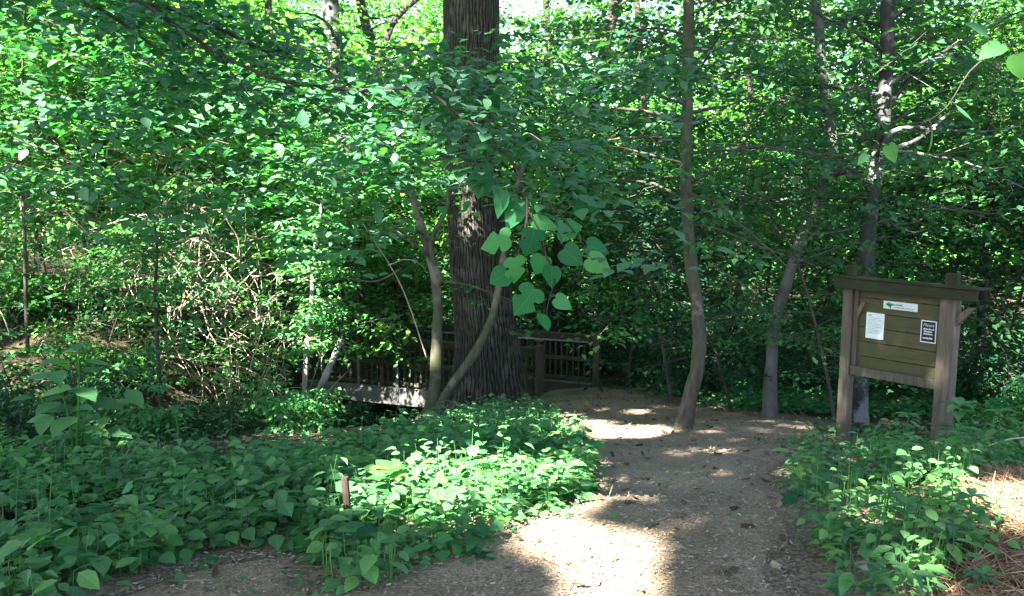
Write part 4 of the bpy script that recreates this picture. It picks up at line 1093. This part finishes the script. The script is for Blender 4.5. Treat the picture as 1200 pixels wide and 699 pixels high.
lay = empty('layered_branch', Vector(P(-90, 60, 6.6)), 'broad bough of flat layered leaves crossing the upper left above the brambles', 'branch')
tb, lb = MB(), MB()
for pts in [[(-90, 60, 6.5), (80, 118, 6.6), (200, 150, 6.8), (330, 185, 6.8), (440, 205, 6.7)], [(-90, -50, 7), (100, 45, 7), (260, 105, 7.2), (400, 160, 7.2), (505, 225, 7.0)],
            [(-90, 120, 6.2), (60, 180, 6.2), (150, 225, 6.3), (210, 265, 6.3)], [(-60, -60, 7.8), (150, 10, 8), (330, 50, 8.2), (470, 95, 8.2)], [(200, 150, 6.8), (260, 210, 7), (330, 270, 7.0), (380, 300, 7)],
            [(260, 105, 7.2), (350, 110, 7.6), (450, 130, 7.8), (520, 150, 7.8)], [(80, 118, 6.6), (20, 190, 6.8), (-40, 240, 7)],
            [(400, 110, 7.6), (510, 120, 7.5), (600, 145, 7.3), (660, 185, 7.2)], [(440, 55, 8.2), (540, 66, 8.2), (640, 88, 8.2)], [(440, 205, 6.7), (500, 200, 6.7), (560, 185, 6.7)]]:
    s = spline([P(*q) for q in pts], 30); tb.tube(s, np.linspace(.009, .003, 30), 6, cap=False)
    L0 = np.linalg.norm(np.diff(s, axis=0), axis=1).sum(); m = int(L0 * 30); ii = rng.integers(3, 30, m)
    C = s[ii] + rng.normal(0, .3, (m, 3)) * [1, 1, .35]
    C = clear(C)
    spray_leaves(lb, C, .3, 9, .098, T_MID, flat=.1, jit=.2, droop=.15, face=(0, -.16))
tb.build('twig', M['bark_dark'], lay, smooth=True); lb.build('foliage', M['leaf_layer'], lay, smooth=True)
# twig with a few large leaves reaching in from the upper right
rt = empty('overhanging_twig', Vector(P(1240, 40, 3.1)), 'thin twig with a few big pale green leaves near the upper right corner', 'branch')
tb, bl = MB(), MB()
tb.tube(spline([P(1240, 40, 3.1), P(1190, 50, 3.05), P(1140, 80, 3.0), P(1105, 130, 3.0), P(1050, 160, 3.0), P(1005, 180, 3.0)], 20), np.linspace(.0032, .001, 20), 5, cap=False)
for q in [(1145, 32, 3.05, 34, (1160, 65, 3.0), 150, T_HEART), (1133, 134, 3.0, 30, (1112, 122, 3.0), 330, T_HEART), (1092, 166, 3.0, 30, (1088, 142, 3.0), 280, T_HEART),
          (1046, 181, 3.0, 27, (1050, 160, 3.0), 300, T_HEART), (1010, 187, 3.0, 18, (1012, 178, 3.0), 230, T_HEART), (1160, 60, 3.0, 34, (1180, 54, 3.0), 210, T_HEART), (1195, 80, 3.0, 36, (1190, 52, 3.0), 290, T_HEART)]:
    big_leaf(*q, face=.6)
tb.build('twig', M['bark_dark'], rt, smooth=True); bl.build('foliage', M['leaf'], rt, smooth=True)

# ------------------------------------------------------------------ single plants
def weed(px, py, h, pairs, size, label, mat='leaf_weed', tpl=T_LANCE, whorl=5, lean=0.0, d=None, name='weed', group='weeds beside the path', cat='plant'):
    b = G(px, py) if d is None else None
    if b is None:
        r = ray(px, py); b = np.array([r[0] * d, r[1] * d, float(hgt(r[0] * d, r[1] * d))])
    e = empty(name, Vector(b), label, cat, group)
    s = spline([b - [0, 0, .02], b + [lean * .3, rng.normal(0, .02), h * .5], b + [lean, rng.normal(0, .03), h]], 10)
    tb, lb = MB(), MB(); tb.tube(s, np.linspace(.005, .0025, 10) * (1 + h), 5)
    az = rng.random() * 6.28
    for i in range(pairs):
        f = .3 + .7 * (i + .5) / pairs; p = s[int(f * 9)]
        for k in (0, 1):
            a = az + i * 1.57 + k * math.pi + rng.normal(0, .15)
            leaves(lb, tpl, (p + .012 * np.array([math.cos(a), math.sin(a), 0]))[None], np.array([[math.cos(a), math.sin(a), rng.normal(.05, .15)]]), np.array([[-.3 * math.cos(a), -.3 * math.sin(a), 1]]), np.array([size * rng.uniform(.75, 1.15) * (1.1 - .3 * f)]))
    for k in range(whorl):
        a = az + k * 6.283 / whorl; 
        leaves(lb, tpl, s[-1][None], np.array([[math.cos(a), math.sin(a), rng.normal(.15, .12)]]), np.array([[-.35 * math.cos(a), -.35 * math.sin(a), 1]]), np.array([size * rng.uniform(.6, .9)]))
    tb.build('stem', M[mat], e); lb.build('foliage', M[mat], e, smooth=True)
    return e
R_ = [(1108, 668, .22, 3, .13, 'star shaped weed with long leaves at the edge of the pine straw'), (1062, 655, .24, 3, .12, 'lance leaved weed in the middle of the right hand patch'),
      (1138, 645, .24, 3, .13, 'tall long leaved weed against the sunlit pine straw'), (1085, 702, .12, 3, .11, 'low lance leaved weed at the bottom edge near the pine straw'),
      (1020, 712, .14, 3, .11, 'bright weed cut by the bottom edge right of the path'), (985, 722, .14, 3, .11, 'bright weed at the bottom edge next to the path'),
      (985, 655, .12, 2, .1, 'dark lobed weed on the right path edge'), (1172, 630, .16, 3, .09, 'small weed standing alone on the pine straw'),
      (1150, 704, .1, 2, .1, 'small weed at the bottom edge within the pine straw'), (960, 642, .06, 2, .07, 'tiny dark weed on the bare path at the right'),
      (1035, 640, .26, 3, .12, 'upright weed behind the fallen pale bits in the right patch'), (1110, 625, .3, 4, .11, 'leafy upright weed at the top of the right patch'),
      (1118, 560, .5, 4, .2, 'large leaved weed at the foot of the right notice board post'), (1165, 548, .45, 4, .2, 'large leaved weed right of the notice board'),
      (1060, 545, .4, 4, .14, 'weed growing under the notice board between its posts')]
for q in R_: weed(*q)
L_ = [(150, 672, .12, 2, .12, 'low dark lobed plant at the left edge of the bare woodchips', T_MAPLE), (560, 655, .12, 2, .12, 'blue green lobed plant at the tip of the left patch', T_MAPLE),
      (25, 680, .15, 2, .13, 'lobed plant in the lower left corner', T_MAPLE), (455, 610, .28, 3, .13, 'broad leaved plant right of the rusty stake', T_HEART),
      (420, 660, .16, 3, .13, 'broad leaved plant below the rusty stake', T_HEART), (225, 628, .16, 2, .11, 'paler lobed plant on the rim of the bare woodchips', T_MAPLE),
      (250, 668, .06, 2, .05, 'tiny seedling alone on the bare woodchips', T_HEART), (640, 600, .14, 3, .07, 'small sunlit plant at the edge of the bright path patch', T_MID),
      (590, 565, .4, 5, .06, 'tall airy weed above the sunlit patch', T_MID), (210, 560, .5, 4, .11, 'slender plant rising above the left ground cover', T_LANCE),
      (330, 555, .4, 4, .1, 'upright plant at the rear rim of the left ground cover', T_LANCE)]
for *q, tp in L_: weed(*q, tpl=tp, mat='leaf_cover', group='plants in the left patch')
# the broad leaved plant on the left
def bigplant():
    b = G(88, 548); b[2] -= .05
    e = empty('broad_leaved_plant', Vector(b), 'tall plant with big drooping pointed leaves above the left ground cover', 'plant')
    tb, lb = MB(), MB()
    for k, (dx, h, m) in enumerate([(.14, 1.02, 11), (-.12, .85, 9), (-.3, .6, 8), (.04, .68, 8), (.26, .6, 7)]):
        s = spline([b, b + [dx * .4, .05 * k, h * .5], b + [dx, .1 * k - .1, h]], 12)
        tb.tube(s, np.linspace(.012, .005, 12), 6)
        for i in range(m):
            f = .42 + .58 * i / (m - 1); p = s[int(f * 11)]; a = i * 2.4 + k + rng.normal(0, .2)
            dv = np.array([math.cos(a), math.sin(a), rng.normal(-.12, .2)])
            q = p + norm(dv) * .05
            tb.tube([p, q], .003, 4, cap=False)
            leaves(lb, T_MID, q[None], dv[None], np.array([[-.1 * dv[0], -.1 * dv[1] - .25, 1]]), np.array([rng.uniform(.2, .33) * (1.15 - .45 * f)]), width=.85)
    tb.build('stem', M['leaf_weed'], e, smooth=True); lb.build('foliage', M['leaf_weed'], e, smooth=True)
bigplant()

# ------------------------------------------------------------------ dead brambles, stake, sticks, stones
def tangle(px, py, d, w, h, n, label, r=.008):
    c = P(px, py, d); gz = float(hgt(c[0], c[1])); mb = MB()
    o = (c[0], c[1], gz)
    for k in range(n):
        q = np.array([c[0] + rng.normal(0, w * .42), c[1] + rng.normal(0, .6), 0]); top = max(.4, (c[2] - gz) + h * .5)
        q[2] = float(hgt(q[0], q[1])) + top * rng.random() ** .7
        if rng.random() < .45:   # hanging strand
            b = limb(q, rng.random() * 6.28, rng.uniform(.4, 1.3), rng.choice([-1.2, 1.0]), 6, .14)
        else:
            b = limb(q, rng.random() * 6.28, rng.uniform(.5, 1.7), .4, 6, .24)
        m = len(b); mb.tube(spline(b, 12), np.linspace(r * rng.uniform(.5, 1.5), r * .4, 12), 5, rng.random(), cap=False)
    e = empty('bramble_tangle', Vector(o), label, 'dead brambles')
    mb.build('dead_stems', M['dead'], e, smooth=True)
    lb = MB(); m = n // 2
    C = np.column_stack([c[0] + rng.normal(0, w * .5, m), c[1] + rng.normal(0, .7, m), np.zeros(m)]); C[:, 2] = hgt(C[:, 0], C[:, 1]) + top * rng.random(m)
    spray_leaves(lb, C, .3, 14, .1, jit=.5); lb.build('foliage', M['leaf_weed'], e)
tangle(215, 235, 15.2, 2.2, 1.6, 330, 'large pale tangle of dead bramble stems draped on the left bank', .009)
tangle(300, 345, 14.6, 1.0, .6, 110, 'smaller low heap of dead bramble stems on the dirt bank')
tangle(95, 250, 15.8, 1.2, 1.0, 90, 'thin dead bramble stems at the left side of the bank')
st_ = G(407, 628); sz_ = 64 * depth_of(407, 632) / FPX
mb = MB(); s = spline([st_ - [0, 0, .1], st_ + [.004, 0, sz_ * .5], st_ + [-.006, 0, sz_ + .03]], 6)
mb.tube(s, [.02, .021, .019, .02, .019, .02], 8)
tag(mb.build('stake', M['rust'], None, origin=tuple(st_), bevel=.002), 'short rusty stake sticking up out of the left ground cover', 'stake')
def stick(pts, r0, r1, mat, name, label, lv=.8):
    mb = MB(); s = spline(pts, 16); mb.tube(s, np.linspace(r0, r1, 16), 7, lv)
    return tag(mb.build(name, M[mat], None, smooth=True, origin=tuple(s[0])), label, 'stick')
a = P(1155, 524, 6.6); b_ = P(1212, 512, 6.3)
stick([a, (a + b_) / 2 + [0, 0, .02], b_, P(1290, 500, 6.2)], .004, .009, 'dead', 'twig', 'bare pale twig poking in from the right edge above the pine straw', .95)
q = [G(*p) + [0, 0, .012] for p in [(838, 534), (862, 538), (885, 541), (908, 541)]]
stick(q, .014, .007, 'bark_dark', 'root', 'thin dark root lying across the path')
stick([G(366, 492) + [0, 0, .02], P(376, 455, 13.9), P(392, 418, 14.1), P(400, 398, 14.2)], .065, .045, 'bark_pale', 'leaning_log', 'short pale log leaning at the left end of the bridge')
stick([P(425, 262, 13), P(470, 335, 13.4), P(500, 420, 13.6)][::-1], .012, .005, 'dead', 'dead_branch', 'thin dead branch slanting left of the twin stemmed sapling', .5)
for i, (px, py, r, lab) in enumerate([(627, 481, .11, 'rounded pale stone at the right foot of the huge tree'), (617, 494, .08, 'smaller stone just below the rounded one by the huge tree'), (601, 490, .06, 'smallest stone at the foot of the huge tree'), (952, 556, .035, 'flat pale stone chip on the right path edge'), (1015, 668, .04, 'pale bit of stone lying among the right hand weeds')]):  # pale lumps by the huge tree stand in for sun spots on its roots
    p = G(px, py); a = np.linspace(0, 2 * np.pi, 14, endpoint=False); V, F = [], []
    for j, t in enumerate(np.linspace(.05, math.pi - .05, 9)):
        rr = r * (1 + .12 * np.sin(3 * a + i + t * 2) + .08 * np.sin(5 * a + 2 * t))
        V.append(np.stack([p[0] + rr * math.sin(t) * np.cos(a) * 1.25, p[1] + rr * math.sin(t) * np.sin(a), np.full(14, p[2] + .25 * r) + .62 * r * math.cos(t)], -1))
    ii = np.arange(8)[:, None] * 14; jj = np.arange(14)[None]; j2 = (jj + 1) % 14
    F = np.stack([ii + jj, ii + 14 + jj, ii + 14 + j2, ii + j2], -1).reshape(-1, 4)
    tag(MB().add(np.array(V).reshape(-1, 3), None, F).build('stone', M['stone'], smooth=True, origin=tuple(p)), lab, 'stone')

# ------------------------------------------------------------------ camera, sky, sun
cam = bpy.data.cameras.new('camera'); co = bpy.data.objects.new('camera', cam); COL.objects.link(co)
cam.sensor_width = 36; cam.lens = FPX / W * 36; cam.clip_end = 1000; cam.clip_start = .05
co.location = (0, 0, CAMZ); co.rotation_euler = (math.radians(90) - PITCH, 0, 0)
sc.camera = co
w = bpy.data.worlds.new('World'); sc.world = w; w.use_nodes = True
nt = w.node_tree; nt.nodes.clear()
sky = nt.nodes.new('ShaderNodeTexSky'); sky.sky_type = 'NISHITA'; sky.sun_disc = False
sky.sun_elevation = EL; sky.sun_rotation = AZ
bg = nt.nodes.new('ShaderNodeBackground'); bg.inputs[1].default_value = SKY
out = nt.nodes.new('ShaderNodeOutputWorld')
nt.links.new(sky.outputs[0], bg.inputs[0]); nt.links.new(bg.outputs[0], out.inputs[0])
sl = bpy.data.lights.new('sun', 'SUN'); sl.energy = SUN; sl.angle = math.radians(.53); sl.color = (1, .96, .88)
so = bpy.data.objects.new('sun', sl); COL.objects.link(so)
so.rotation_euler = Vector(LS).to_track_quat('Z', 'Y').to_euler(); so.location = (-6, -12, 14)
sc.view_settings.view_transform = 'Standard'; sc.view_settings.look = 'None'; sc.view_settings.exposure = 0; sc.view_settings.gamma = 1
sc.cycles.use_denoising = True
sc.cycles.film_exposure = EXPO
sc.cycles.max_bounces = 8; sc.cycles.diffuse_bounces = 3; sc.cycles.glossy_bounces = 2; sc.cycles.transmission_bounces = 4
sc.cycles.use_light_tree = False
